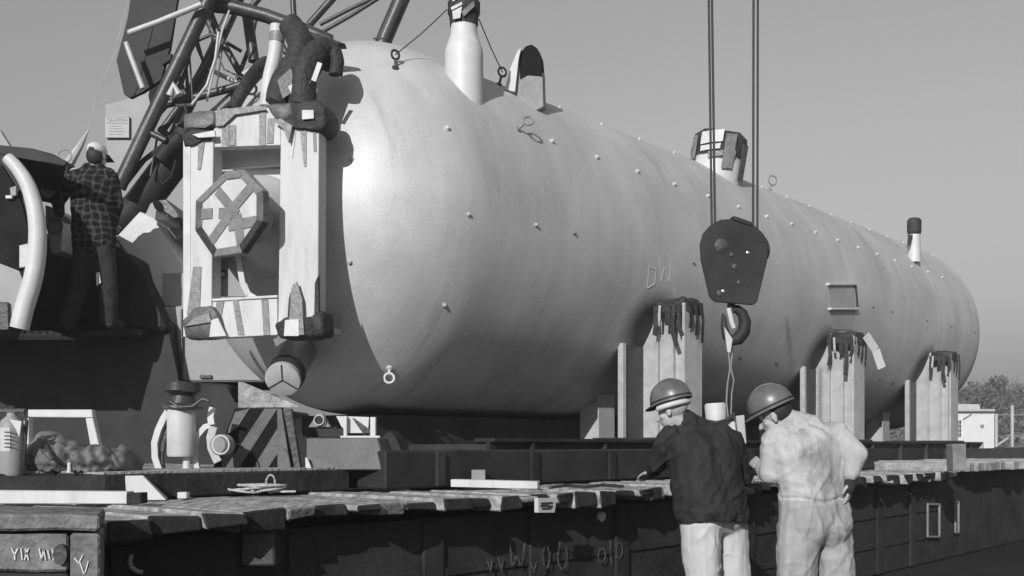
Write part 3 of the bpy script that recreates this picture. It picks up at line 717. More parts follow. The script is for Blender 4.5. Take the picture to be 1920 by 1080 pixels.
for t0 in SUP_T[1:]:
    sup_roots[t0] = copy_tree(sup, AX * (t0 - SUP_T[0]), labs[t0])
    WM[sup_roots[t0]] = Matrix.Translation(sup_roots[t0].location)
    copy_tree(sup_far, AX * (t0 - SUP_T[0]), {7.2: 'dim steel post behind the middle support on the far side of the tank', 11.1: 'dim steel post behind the farthest support at the end of the tank'}[t0])
headwrap(sup, SUP_T[0], 1)
for t0 in SUP_T[1:]: headwrap(sup_roots[t0], t0, 2 if t0 < 8 else 1)

sb = thing('sleeper_beam', 'long black beam lying on the planks in front of the cradle girder', 'beam', TA(2, 2.7, DZ))
bm = NB(); tbox(bm, -2.15, 5.9, 2.45, 2.9, DZ + .012, DZ + .27, .012); obj('beam', bm, black, sb)
for i in range(8):
    bm = NB(); tbox(bm, -1.7 + i, -1.62 + i, 2.902, 2.93, DZ + .02, DZ + .26, .004); obj('strap', bm, dtimber, sb)

# small grey post and slabs on the deck at the right
bm = NB(); slab(bm, [(1786, 833), (1812, 832), (1812, 882), (1788, 884)], 11.2, .18, .008)
tag(obj('bollard_post', bm, gsteel), 'short grey square post on the deck by the girder end', 'post')
bm = NB(); slab(bm, [(1640, 846), (1980, 838), (1980, 868), (1640, 872)], 16.5, .5, .02)
tag(obj('dark_beam', bm, black), 'low dark beam lying behind the deck at the right', 'beam')
# pale tarpaulin bundle under the belly
bm = NB(); slab(bm, [(897, 788), (958, 796), (950, 818), (884, 818)], 11.6, .5, .01); jitter(bm, .02, 3)
tag(obj('tarpaulin_bundle', bm, offw), 'pale tarpaulin bundle lying in the shade below the tank belly', 'tarpaulin')

# ------------------------------------------------------------------ skids, planks and rope on the deck
PZ = 1.244
pl = thing('skid_platform', 'dark raised skid with a white slanted end carrying the outrigger gear', 'skid', TA(-3.5, 1.6, DZ))
bm = NB(); tbox(bm, -3.95, -2.25, .25, 2.66, DZ + .004, PZ, .01); tbox(bm, -6.5, -3.955, .25, 2.1, DZ + .004, PZ, .01); obj('beam', bm, dtimber, pl)
bm = NB(); tbox(bm, -3.94, -2.3, .3, 2.64, PZ, PZ + .012); tbox(bm, -6.5, -3.96, .3, 2.08, PZ, PZ + .012); obj('top_board', bm, timber, pl)
a = D(703, 919, DZ)
P = [W(703, 919, a.y), W(768, 919, a.y), W(733, 886, a.y), W(701, 885, a.y)]
bm = NB(); prism(bm, P, Vector((.0, .30, 0)), .003); obj('slanted_end', bm, board, pl)
run = thing('timber_runner', 'dark runner beam with a bright white slanted end at the left', 'beam', D(150, 940, DZ))
a = D(250, 938, DZ)
bm = NB(); slab(bm, [(-140, 893), (231, 893), (236, 937), (-140, 937)], a.y, .3, .006); obj('beam', bm, dtimber, run)
bm = NB(); prism(bm, [W(233, 892, a.y - .004), W(268, 892, a.y - .004), W(312, 938, a.y - .004), W(238, 938, a.y - .004)], Vector((-.07, .25, 0)), .003); obj('slanted_end', bm, board, run)
a = D(100, 946, DZ)
bm = NB(); slab(bm, [(-140, 919), (238, 922), (238, 945), (-140, 944)], a.y, .1, .004)
tag(obj('white_plank', bm, board), 'long white plank lying at the left in front of the runner', 'plank', 'white planks on the deck')
bm = NB(); slab(bm, [(237, 925), (264, 924), (264, 945), (237, 946)], a.y - .01, .1, .004)
tag(obj('wood_block', bm, dtimber), 'small dark block at the end of the left white plank', 'block', 'loose blocks')
a = D(920, 917, DZ)
bm = NB(); prism(bm, [W(845, 899, a.y), W(1008, 903, a.y), W(1008, 917, a.y), W(845, 913, a.y)], Vector((.02, .14, 0)), .003)
tag(obj('white_plank', bm, board), 'white plank lying alone in the middle of the deck', 'plank', 'white planks on the deck')
bm = NB(); slab(bm, [(884, 881), (910, 881), (910, 905), (884, 905)], a.y + .2, .1, .004)
tag(obj('wood_block', bm, gsteel), 'small grey block standing behind the middle white plank', 'block', 'loose blocks')
bm = NB(); slab(bm, [(332, 923), (350, 923), (350, 935), (332, 935)], 5.7, .06, .004)
tag(obj('wood_block', bm, offw), 'tiny pale block on the deck between the runner and the rope', 'block', 'loose blocks')
# rope coil
bm = NB(); rc = D(480, 926, DZ + .01)
pts = []
for i in range(260):
    q = i * .24; rr = .062 + .03 * math.sin(i * .083)
    pts.append(rc + Vector((math.cos(q) * rr * 1.3 + .07 * math.sin(i * .06) , math.sin(q) * rr * 1.0,     .010 + .045 * abs(math.sin(i * .07)))))
tube(bm, pts, .007, 6)
pts = [rc + Vector((.08 + .03 * math.cos(q), .03, .06 + .055 * math.sin(q))) for q in [i * .5 for i in range(28)]]
tube(bm, [p + Vector((mnoise.noise(p * 30) * .02, 0, mnoise.noise(p * 25) * .01)) for p in pts], .006, 6)
tube(bm, [rc + Vector((.1, 0, .02)), rc + Vector((.16, -.02, .015)), rc + Vector((.24, .0, .015))], .007, 6)
tag(obj('rope_coil', bm, rope, smooth=60), 'tangled pale rope coil lying on the deck planks', 'rope')

# ------------------------------------------------------------------ outrigger gear on the skid
YJ = 6.5
jk = thing('screw_jack', 'pale grey jack cylinder on a thin foot with curved claw arms', 'jack', W(345, 881, YJ))
pj = lambda w: w / F * YJ
bm = NB(); lathe(bm, W(340, 856, YJ), UP, [(0, pj(24)), (pj(4), pj(26)), (pj(86), pj(26)), (pj(90), pj(24))], 32); obj('cylinder', bm, offw, jk, 40)
bm = NB(); lathe(bm, W(350, 882, YJ), UP, [(0, pj(14)), (pj(3), pj(13)), (pj(5), pj(7)), (pj(30), pj(7))], 20); obj('foot_rod', bm, white, jk, 40)
bm = NB(); lathe(bm, W(342, 768, YJ), UP, [(0, pj(24)), (pj(3), pj(38)), (pj(7), pj(37)), (pj(12), pj(26)), (pj(26), pj(22)), (pj(34), pj(34)), (pj(50), pj(34))], 24); jitter(bm, .012, 12); obj('cap', bm, dsteel, jk, 40)
bm = NB(); tube(bm, [W(x, y, YJ - .12) for x, y in ((318, 752), (336, 764), (362, 762), (380, 748), (392, 752))], .012, 8); obj('hose', bm, dsteel, jk, 50)
def claw(pts, w, m, dy):
    b_ = NB(); ribbon(b_, pts, w / YJ * F, YJ + dy, .03); obj('claw_arm', b_, m, jk)
claw([(316, 768), (306, 784), (296, 806), (289, 830), (290, 858), (298, 882)], .04, offw, .03)
claw([(322, 790), (314, 800), (306, 824), (300, 856), (304, 884)], .03, dsteel, .06)
claw([(400, 796), (384, 800), (370, 816), (364, 838), (366, 866), (370, 884)], .035, offw, .03)
claw([(398, 764), (394, 780), (396, 796)], .04, offw, .0)
claw([(400, 800), (394, 820), (396, 840), (404, 858), (408, 866)], .05, lsteel, -.03)
hubp = W(414, 834, YJ - .05)
bm = NB(); lathe(bm, hubp + Vector((0, .1, 0)), Vector((-.25, -1, 0)), [(0, pj(20)), (.08, pj(20)), (.1, pj(16))], 24); obj('hub', bm, gsteel, jk, 40)
bm = NB(); torus(bm, hubp, Vector((-.25, -1, 0)), pj(17), .006, 24, 6); obj('hub_ring', bm, white, jk, 40)

hz = thing('hazard_panel', 'outrigger shield with broad diagonal warning stripes', 'panel', W(490, 881, 6.75))
YH = 6.75
bm = NB(); slab(bm, [(440, 766), (522, 766), (540, 881), (398, 881)], YH, .05, .004); obj('plate', bm, sblack, hz)
for pxs in ([(441, 772), (468, 766), (446, 800), (424, 816)], [(496, 766), (520, 766), (446, 881), (420, 881)], [(522, 800), (526, 842), (500, 881), (472, 881)]):
    bm = NB(); slab(bm, pxs, YH - .006, .006); obj('warning_stripe', bm, dullst, hz)
for pxs, m in (([(519, 766), (528, 766), (545, 881), (522, 881)], dullst), ([(530, 766), (546, 766), (564, 881), (552, 881)], dsteel), ([(520, 848), (528, 838), (540, 848), (546, 881), (520, 881)], dullst)):
    bm = NB(); slab(bm, pxs, YH - .06 - .02 * (pxs[0][1] > 800), .05, .003); obj('stay', bm, m, hz)
bm = NB(); slab(bm, [(446, 716), (456, 716), (566, 764), (446, 764)], 7.3, .04, .003)
jitter(bm, .006, 10)
mesh_pl = obj('gusset_sheet', bm, timber); tag(mesh_pl, 'rough pale triangular sheet standing above the striped panel', 'sheet')
blk = thing('steel_pedestal', 'sloping grey steel pedestal block at the skid end', 'pedestal', W(650, 881, 6.7))
bm = NB(); prism(bm, [W(574, 881, 6.7), W(726, 881, 6.7), W(708, 821, 6.75), W(574, 821, 6.75)], Vector((.1, .5, 0)), .006); obj('body', bm, dullst, blk)
bm = NB(); slab(bm, [(572, 858), (576, 858), (585, 881), (573, 881)], 6.66, .03, .002); obj('foot_clip', bm, white, blk)
bm = NB(); slab(bm, [(730, 806), (742, 818), (770, 881), (732, 881), (714, 822)], 6.95, .5, .006); obj('rear_flank', bm, black, blk)
fr2 = thing('channel_bracket', 'bright white channel bracket standing on the pedestal', 'bracket', W(672, 820, 6.85))
for pxs in ([(644, 780), (650, 780), (650, 818), (644, 818)], [(694, 782), (704, 782), (704, 818), (694, 818)], [(638, 817), (712, 817), (712, 821), (638, 821)]):
    bm = NB(); slab(bm, pxs, 6.85, .06, .002); obj('bar', bm, white, fr2)
bm = NB(); slab(bm, [(630, 780), (692, 782), (690, 812), (652, 812), (640, 800)], 6.9, .02, .002); obj('back_plate', bm, offw, fr2)
bm = NB(); slab(bm, [(660, 784), (664, 784), (694, 806), (694, 812), (680, 812)], 6.88, .01); obj('brace', bm, dsteel, fr2)
tri = thing('pipe_lug', 'triangular lug with a short dark pipe through it', 'lug', W(600, 802, 7.0))
bm = NB(); slab(bm, [(578, 801), (596, 774), (604, 774), (620, 801)], 7.0, .05, .003); obj('plate', bm, gsteel, tri)
bm = NB(); lathe(bm, W(598, 788, 6.99), Vector((0, -1, 0)), [(0, .03), (.02, .03)], 20); obj('pipe', bm, black, tri)
bm = NB(); torus(bm, W(598, 788, 6.965), Vector((0, -1, 0)), .033, .005, 20, 6); obj('pipe_rim', bm, lsteel, tri)
bm = NB(); slab(bm, [(576, 803), (646, 803), (642, 820), (576, 820)], 7.0, .1, .004); tag(obj('packing_block', bm, black), 'dark packing block under the pipe lug', 'block')
for (x0, x1, y, lab) in ((775, 806, 856, 'short bright rod lying in the dark beside the pedestal'), (768, 832, 873, 'longer bright rod lying lower beside the pedestal')):
    bm = NB(); tube(bm, [W(x0, y, 7.65 if y > 860 else 7.8), W(x1, y, 7.65 if y > 860 else 7.8)], .012, 8); tag(obj('steel_rod', bm, shiny, smooth=40), lab, 'rod', 'rods beside the pedestal')
    bm = NB(); slab(bm, [(x0 - 5, y + 3), (x1 + 5, y + 3), (x1 + 5, y + 60), (x0 - 5, y + 60)], 7.59 if y > 860 else 7.75, .12); tag(obj('rod_rest', bm, black), lab.replace('bright rod lying', 'dark rest under the bright rod'), 'rest', 'rests under the rods')

# fire extinguisher, sacks and stand at the left
YX = 5.72
ex = thing('fire_extinguisher', 'grey fire extinguisher with a pale label at the left edge', 'extinguisher', W(22, 892, YX))
pe = lambda w: w / F * YX
bm = NB(); lathe(bm, W(22, 892, YX), UP, [(0, pe(21)), (pe(4), pe(23)), (pe(92), pe(23)), (pe(104), pe(18)), (pe(112), pe(9)), (pe(118), pe(8))], 28); obj('cylinder', bm, gpaint, ex, 40)
bm = NB(); box(bm, W(22, 770, YX), (.16, .03, .025), bev=.004); tube(bm, [W(40, 772, YX), W(50, 790, YX), W(46, 840, YX), W(44, 870, YX)], .011, 8); obj('valve_and_hose', bm, dsteel, ex)
bm = NB(); 
for k_ in range(5):
    pass
lw = []
for a_ in (-40, -20, 0, 20):
    lw.append(W(22, 846, YX) + Vector((math.sin(rad(a_)) * pe(23.6), -math.cos(rad(a_)) * pe(23.6), 0)))
strip(bm, lw, pe(46), UP.cross(Vector((1, 0, 0))).normalized() * -1, .002) if False else None
for p, q in zip(lw, lw[1:]):
    prism(bm, [p, q, q + UP * pe(44), p + UP * pe(44)], Vector((0, -.001, 0)))
lb = obj('label_sheet', bm, offw, ex)
bm = NB()
for r_ in range(5):
    y_ = 838 - r_ * 7
    a_, b_ = W(8, y_, YX - pe(24.6)), W(26 - 4 * (r_ % 2), y_, YX - pe(24.6)); strip(bm, [a_, b_], .006, Vector((0, -1, 0)), .001)
obj('label_print', bm, dsteel, lb)
bm = NB(); prism(bm, [W(18, 786, YX - .08), W(40, 790, YX - .08), (W(36, 820, YX - .08)), W(30, 806, YX - .08)], (0, .01, 0)); obj('paper_tag', bm, white, ex)
def sack(cx, cy, rx, ry, Y, lab, seed):
    b_ = NB(); blob(b_, W(cx, cy, Y), rx / F * Y, .22, ry / F * Y, sub=5)
    for v in b_.verts:
        nn_ = mnoise.noise(v.co * 5 + Vector((seed, 0, 0))); n2 = mnoise.noise(Vector((v.co.x * 6, v.co.y * 6, v.co.z * 30)) + Vector((seed, 3, 0)))
        v.co += (v.co - W(cx, cy, Y)).normalized() * (nn_ * .05 + n2 * .02 + .03 * max(0, 1 - abs(mnoise.noise(Vector((v.co.x * 7 + v.co.z * 6, v.co.y * 3, v.co.z * 3 - seed)))) * 5))
        v.co.z = max(v.co.z, PZ + .012)
    c0_ = W(cx - rx * .9, cy + ry * .8, Y)
    for v in b_.verts:
        dd = (v.co - c0_); d2 = math.hypot(dd.x, dd.z)
        if dd.x > rx / F * Y * .5: v.co.z += .008 * math.sin(d2 * 150 + 3 * mnoise.noise(v.co * 6)); v.co.y -= .006 * math.sin(d2 * 150)
    tag(obj('canvas_sack', b_, canvas, smooth=60), lab, 'sack', 'canvas sacks on the skid')
sack(108, 862, 66, 44, 6.05, 'large bulging canvas sack beside the extinguisher', 1)
sack(178, 868, 46, 34, 5.85, 'middle creased canvas sack leaning on the large one', 5)
sack(226, 872, 32, 28, 6.0, 'smallest canvas sack at the right of the pile', 9)
bm = NB(); tube(bm, [W(82, 829, 5.84), W(92, 846, 5.78), (W(99, 862, 5.77))], .012, 6); tag(obj('sack_strap', bm, dsteel), 'dark strap hanging across the large canvas sack', 'strap')
bm = NB(); lathe(bm, W(130, 886, 5.66), UP, [(0, .012), (.05, .010), (.06, .004)], 10); tag(obj('white_peg', bm, white), 'tiny white peg standing in front of the sacks', 'peg')
sf = thing('bracket_stand', 'pale bent bracket stand behind the canvas sacks', 'stand', W(120, 850, 6.7))
bm = NB(); slab(bm, [(52, 768), (172, 768), (174, 783), (52, 782)], 6.7, .06, .004); obj('top_bar', bm, offw, sf)
bm = NB(); slab(bm, [(160, 784), (174, 784), (186, 836), (186, 868), (175, 868)], 6.7, .06, .004); obj('leg', bm, offw, sf)
bm = NB(); slab(bm, [(44, 784), (54, 784), (54, 880), (44, 880)], 6.75, .06, .004); obj('leg', bm, offw, sf)

# ------------------------------------------------------------------ mobile crane behind the near head
YC = 10.15
crane = thing('mobile_crane', 'dark mobile crane with a rounded cab and lattice boom behind the tank end', 'crane', W(150, 800, YC).xy.to_3d() )
def cslab(name, pxs, Y, dep, m, bev=.01, parent=None, lab=None, sm=None):
    b_ = NB(); slab(b_, pxs, Y, dep, bev); return obj(name, b_, m, parent or crane, sm, lab)
def cslant(name, pxs, Y, vec, m, bev=.01, parent=None, sm=None):
    b_ = NB(); prism(b_, [W(x, y, Y) for x, y in pxs], vec, bev); return obj(name, b_, m, parent or crane, sm)
cslab('carrier', [(-260, 628), (262, 628), (262, 600), (318, 600), (330, 720), (430, 720), (436, 760), (500, 762), (500, 880), (-260, 880)], YC, 2.2, black, .03)
cslab('lower_carrier', [(-260, 880), (900, 880), (900, 1000), (-260, 1000)], YC + .1, 2.0, black, .03)
cslab('deck_edge', [(-260, 620), (97, 620), (97, 627), (-260, 627)], YC - .5, 2.4, lsteel, .004)
for i in range(7):
    b_ = NB(); lathe(b_, W(5 + i * 14, 623.5, YC - .5), Vector((0, -1, 0)), [(0, .012), (.01, .01)], 8); obj('rivet', b_, dsteel, crane)
cslab('deck_plate', [(97, 622), (262, 616), (262, 628), (97, 628)], YC - .3, 2.0, black, .004)
cslab('counterweight', [(300, 576), (352, 572), (470, 590), (500, 716), (326, 716)], YC + .2, 1.6, gpaint, .02)
bm = NB(); tube(bm, [W(341, 580, YC + .17), W(341, 716, YC + .17)], .012, 6); obj('panel_seam', bm, dsteel, crane)
cslab('handhold', [(374, 703), (396, 703), (396, 709), (374, 709)], YC + .17, .03, dsteel, .002)
cslab('machinery_wall', [(-40, 430), (222, 446), (240, 500), (240, 625), (-40, 625)], YC + .75, .5, black, .02)
cslab('engine_hood', [(208, 470), (250, 476), (262, 520), (300, 590), (312, 620), (200, 620)], YC - .1, 1.2, black, .04)
cslab('white_housing', [(262, 396), (292, 410), (306, 440), (345, 500), (345, 574), (304, 574), (262, 500), (216, 446)], YC + .3, .9, white, .012)
cslab('housing_panel', [(306, 512), (345, 512), (345, 574), (306, 574)], YC + .28, .02, gpaint, .003)
cslab('drum_guard', [(282, 378), (314, 374), (336, 402), (352, 440), (320, 452), (290, 440), (266, 412)], YC + .6, .5, gpaint, .02)
cslab('drum_hood', [(284, 376), (312, 373), (330, 396), (338, 408), (326, 410), (312, 396), (290, 392)], YC + .15, .6, dsteel, .01)
cslab('drum_cheek', [(292, 394), (316, 396), (312, 412), (290, 412)], YC + .2, .4, white, .006)
# cab with a rounded front: swept rim around a dark window
cab = cslant('cab', [(-230, 296), (4, 284), (34, 300), (62, 340), (80, 400), (84, 450), (78, 510), (62, 560), (40, 620), (-230, 620)], YC - 1.3, (-.8, 1.5, 0), black, .03, sm=40)
rimc = [(14, 296), (34, 316), (54, 348), (66, 390), (71, 430), (70, 470), (65, 510), (56, 545), (46, 575), (36, 616)]
rq = [Vector((x, y)) for x, y in rimc]
for _ in range(3): rq = [rq[0]] + [q_ for a_, b_ in zip(rq, rq[1:]) for q_ in (a_.lerp(b_, .25), a_.lerp(b_, .75))] + [rq[-1]]
bm = NB(); tube(bm, [W(p.x, p.y, YC - 1.32) for p in rq], [(11 + 4.5 * math.sin(PI * min(1, i / len(rq) * 1.6) * .5) + 2 * i / len(rq)) / F * (YC - 1.32) for i in range(len(rq))], 16)
obj('window_rim', bm, white, cab, 30)
wpx = [(-230, 310), (2, 308), (22, 340), (40, 380), (50, 420), (52, 455), (46, 490), (36, 506), (-10, 488), (-230, 470)]
bm = NB(); slab(bm, wpx, YC - 1.33, .02); obj('window', bm, glass, cab)
cslab('sill', [(-230, 480), (-10, 490), (36, 508), (44, 530), (44, 600), (-230, 610)], YC - 1.34, .03, gpaint, .003, cab)
cslab('step_panel', [(-230, 562), (14, 566), (16, 618), (-230, 618)], YC - 1.38, .03, dsteel, .003, cab)
for pxs, m in (([(10, 366), (22, 366), (22, 372), (10, 372)], white), ([(36, 460), (54, 456), (50, 500), (36, 502)], lsteel), ([(18, 352), (30, 348), (30, 366), (20, 368)], gsteel)):
    b_ = NB(); slab(b_, pxs, YC - 1.37, .03, .003); obj('instrument', b_, m, cab)
cslant('cab_roof', [(-230, 262), (0, 272), (60, 278), (100, 288), (128, 304), (122, 312), (60, 300), (0, 286), (-230, 290)], YC - 1.2, (-.72, 1.4, 0), black, .012, cab)
cslab('roof_box', [(36, 286), (124, 300), (130, 312), (126, 336), (70, 330), (52, 306)], YC - .4, .5, black, .02, cab)
cslab('roof_flap', [(-40, 240), (0, 244), (24, 282), (0, 284), (-40, 276)], YC - 1.1, .05, gpaint, .004, cab)
cslab('side_window', [(68, 338), (124, 336), (100, 372), (80, 368)], YC - .3, .03, offw, .003, cab)
b_ = NB(); torus(b_, W(122, 292, YC - .2), Vector((.2, -1, 0)), .06, .006, 20, 6); tube(b_, [W(116, 308, YC - .2), W(118, 320, YC - .2)], .008, 6); obj('mirror', b_, gsteel, cab)
# control box beside the standing man
cslab('control_box', [(84, 384), (110, 392), (120, 402), (116, 470), (96, 476), (86, 420)], YC - .05, .3, lsteel, .01)
b_ = NB(); torus(b_, W(102, 424, YC - .1), Vector((.4, -1, .2)), .07, .008, 20, 6); obj('hand_wheel', b_, dsteel, crane)
b_ = NB(); tube(b_, [W(130, 306, YC + .5), W(150, 274, YC + .5), W(166, 244, YC + .5)], [.055, .035, .008], 8); tube(b_, [W(166, 244, YC + .5), W(180, 180, YC + .5), W(212, 112, YC + .5), W(246, -20, YC + .5)], .005, 5); obj('whip_aerial', b_, lsteel, crane, 40)
# lattice boom
boom = None
YA = 10.9
def ctube(name, pts, r, Y, parent, m=boomp, seg=12):
    b_ = NB(); tube(b_, [W(x, y, Y + (d if d else 0)) for (x, y, d) in pts], r, seg); return obj(name, b_, m, parent, 50)
b_ = NB(); tube(b_, [W(222, 352, YA), W(262, 268, YA), W(306, 176, YA), W(352, 82, YA), W(420, -60, YA)], .078, 14); boom = obj('boom', b_, boomp, crane, 50)
C2 = lambda pts, r, Y=YA, m=boomp, name='boom_brace': ctube(name, [(p + (0,))[:3] if len(p) == 2 else p for p in pts], r * (.74 if name == 'boom_brace' else .9), Y, boom, m)
C2([(300, 340), (337, 232), (433, 27), (470, -60)], .082, YA + 1.2, name='boom_chord')
C2([(715, 90), (722, 70), (752, 0), (780, -60)], .105, YA + .6, name='boom_chord')
C2([(214, 430), (262, 386), (330, 296), (352, 250)], .20, YA + .35, black, name='boom_foot')
C2([(330, 296), (372, 248), (470, 158), (530, 108)], .10, YA + .9, name='boom_chord')
C2([(378, 8), (440, 14), (500, 30), (560, 52), (620, 78)], .085, YA + .2, name='cross_tube')
C2([(410, -6), (470, 18), (540, 40)], .04, YA + .35)
C2([(312, 195), (360, 184), (430, 166), (466, 154)], .05, YA + .25, name='cross_tube')
C2([(240, 62), (300, 40), (378, 8)], .042, YA - .15, m=lsteel)
C2([(236, 80), (268, 166)], .04, YA - .15, m=lsteel)
C2([(392, 20), (412, 70), (460, 154)], .055, YA + .7)
C2([(362, 60), (382, 118), (420, 60), (440, 18)], .055, YA + 1.0)
C2([(388, 34), (408, 78), (350, 182), (300, 250)], .06, YA + 1.1)
C2([(414, 76), (386, 130), (352, 190)], .06, YA + .8)
C2([(464, 30), (476, 115)], .085, YA + .6)
C2([(300, 240), (322, 262), (336, 280)], .05, YA + .2)
C2([(284, 250), (312, 264)], .05, YA)
C2([(393, 130), (450, 158)], .035, YA + .5, m=lsteel)
C2([(430, 20), (416, 60), (388, 190)], .016, YA + .1, m=lsteel)
C2([(352, 60), (358, 140), (362, 200)], .014, YA + .1)
C2([(296, 250), (282, 330)], .016, YA + .1)
C2([(330, 176), (350, 125), (352, 180), (330, 230)], .04, YA + .7)
C2([(548, -20), (552, 45)], .045, YA + .8)
C2([(600, 46), (650, 20), (704, -6)], .03, YA + .5)
C2([(604, 60), (660, 28), (720, -10)], .03, YA + .5)
C2([(580, 46), (630, -10)], .06, YA + 1.0)
C2([(470, 14), (500, -20)], .05, YA + 1.0)
C2([(712, 70), (746, -10)], .012, YA + .4)
C2([(700, 72), (722, 72)], .014, YA + .4)
C2([(352, 84), (398, 64), (452, 96)], .028, YA + .5)
C2([(330, 128), (352, 190)], .03, YA + .4)
C2([(372, 40), (344, 150), (330, 186)], .022, YA + .9)
C2([(404, -10), (392, 60), (420, 130), (462, 150)], .012, YA + .3)
C2([(440, 20), (418, 84), (408, 150), (404, 172)], .012, YA + .3)
C2([(480, 30), (470, 84), (440, 160)], .035, YA + .9)
C2([(500, 32), (520, 60), (536, 100)], .04, YA + 1.1)
C2([(268, 250), (330, 180), (380, 178)], .025, YA + .3)
C2([(236, 344), (270, 300), (310, 270), (338, 252)], .03, YA + .1, black, name='hose')
C2([(346, 196), (350, 210), (344, 226), (332, 236)], .02, YA - .1, black, name='hose')
# hoses and small fittings on the boom
C2([(318, 180), (326, 160), (336, 178)], .045, YA - .15, m=lsteel, name='fitting')
C2([(456, 140), (470, 130), (476, 148)], .035, YA + .1, m=lsteel, name='fitting')
C2([(300, 300), (318, 276), (340, 258)], .10, YA + .1, black, name='hose_bundle')
C2([(330, 300), (322, 330), (306, 345), (296, 330)], .012, YA + .05, black, name='hose')
C2([(410, 60), (404, 110), (388, 160), (360, 196), (330, 198)], .018, YA + .0, m=lsteel, name='hose')
b_ = NB(); slab(b_, [(252, -60), (350, -60), (332, 0), (318, 90), (302, 150), (268, 172), (244, 184), (232, 176), (218, 112), (240, 30)], YA + .1, .06, .008); obj('boom_plate', b_, black, boom)
b_ = NB(); slab(b_, [(300, 108), (322, 100), (320, 112), (304, 122)], YA + .05, .06, .004); obj('plate_ear', b_, black, boom)
b_ = NB(); slab(b_, [(196, 196), (240, 186), (304, 152), (296, 200), (240, 330), (200, 320)], YA + .6, .04, .006); obj('backing_sheet', b_, gpaint, boom)
b_ = NB(); slab(b_, [(197, 217), (242, 217), (242, 258), (197, 258)], YA + .56, .02, .002); sg = obj('notice_sign', b_, platem, boom)
# sign lettering as flat print
cu = bpy.data.curves.new('lettering', 'FONT'); cu.body = 'CAUTION'; cu.size = .05; cu.align_x = 'CENTER'; cu.align_y = 'CENTER'; cu.extrude = .001
to = bpy.data.objects.new('lettering', cu); COL.objects.link(to)
dg = bpy.context.evaluated_depsgraph_get(); me = bpy.data.meshes.new_from_object(to.evaluated_get(dg)); bpy.data.objects.remove(to)
bm = NB(); bm.from_mesh(me); bmesh.ops.transform(bm, matrix=Matrix.Translation(W(219.5, 225, YA + .556)) @ Matrix.Rotation(PI / 2, 4, 'X'), verts=bm.verts[:])
hdr = bm
for y_ in (236, 241, 246, 251): strip(hdr, [W(204, y_, YA + .557), W(234 - (y_ % 3) * 3, y_, YA + .557)], .007, Vector((0, -1, 0)), .001)
for (x0, y0, x1, y1) in ((199, 219, 240, 219), (199, 231, 240, 231)): strip(hdr, [W(x0, y0, YA + .557), W(x1, y1, YA + .557)], .006, Vector((0, -1, 0)), .001)
# sub-sub parts are not allowed, so the print hangs on the boom too
obj('sign_print', bm, gpaint, boom)

# ------------------------------------------------------------------ hook block, cables, slings
YK = 7.6
hk = thing('hook_block', 'black crane hook block hanging in front of the tank', 'hook block', W(1376, 572, YK))
pk = lambda w: w / F * YK
ch = [(1330, 424), (1350, 412), (1384, 409), (1412, 420), (1432, 438), (1441, 462), (1438, 492), (1420, 566), (1412, 572), (1340, 566), (1330, 556), (1314, 486), (1312, 458), (1318, 438)]
for dy in (-.09, .07):
    bm = NB(); slab(bm, ch, YK + dy, .02, .006); obj('cheek_plate', bm, black, hk)
bm = NB(); slab(bm, [(1322, 440), (1340, 426), (1412, 432), (1432, 452), (1412, 556), (1340, 552)], YK - .066, .132, .01); obj('core', bm, black, hk)
for x in (1340, 1412):
    bm = NB(); lathe(bm, W(x + (8 if x < 1376 else -6), 470, YK + .03), Vector((0, -1, 0)), [(0, pk(34)), (.006, pk(36)), (.02, pk(31)), (.034, pk(36)), (.04, pk(34))], 36); obj('sheave', bm, dsteel, hk, 40)
bm = NB(); slab(bm, [(1372, 406), (1378, 405), (1410, 416), (1410, 424), (1374, 412)], YK - .1, .2, .004); obj('top_guard', bm, black, hk)
bm = NB(); lathe(bm, W(1352, 460, YK - .09), Vector((0, -1, 0)), [(0, pk(12)), (.008, pk(12)), (.01, pk(8)), (.018, pk(8)), (.02, pk(3))], 24); obj('pin', bm, dsteel, hk, 40)
for (x, y, r_) in ((1372, 478, 4), (1402, 474, 3), (1378, 500, 5), (1350, 550, 6), (1356, 546, 3), (1386, 530, 4)):
    bm = NB(); lathe(bm, W(x, y, YK - .09), Vector((0, -1, 0)), [(0, pk(r_)), (.006, pk(r_)), (.008, pk(r_ * .6))], 10); obj('bolt', bm, dsteel if r_ > 3 else shiny, hk, 40)
bm = NB(); tube(bm, [W(1371, 562, YK), W(1371, 585, YK)], .03, 14); obj('swivel', bm, dsteel, hk, 40)
hp = [(1371, 578), (1382, 580), (1392, 588), (1397, 604), (1394, 622), (1384, 635), (1371, 639), (1362, 630), (1358, 614), (1357, 596), (1356, 588)]
hr = [.028, .034, .040, .046, .050, .050, .044, .034, .026, .018, .008]
bm = NB(); tube(bm, [W(x, y, YK) for x, y in hp], hr, 14); obj('hook', bm, black, hk, 60)
bm = NB(); tube(bm, [W(1366, 578, YK - .03), W(1372, 604, YK - .035), W(1376, 615, YK - .03)], .018, 8); obj('safety_latch', bm, white, hk, 40)
for i, (x0, x1, y1, lab) in enumerate(((1326, 1335, 424, 'leftmost hoist cable running up from the hook block'), (1332, 1341, 420, 'second hoist cable, beside the leftmost one'), (1414, 1412, 436, 'third hoist cable, left one of the right pair'), (1422, 1420, 440, 'rightmost hoist cable running up from the hook block'))):
    bm = NB(); tube(bm, [W(x1, y1 + 30, YK + (.02 if i % 2 else -.01)), W(x0 - .6, -260, YK + (.03 if i % 2 else -.02))], .0092, 8)
    tag(obj('hoist_cable', bm, cable, smooth=60), lab, 'cable', 'cables of the hook block')
bm = NB()
tube(bm, [W(1366, 632, YK - .02), W(1366, 660, YK - .02), W(1369, 690, YK), W(1364, 720, YK), (W(1362, 752, YK)), W(1366, 790, YK)], .007, 7)
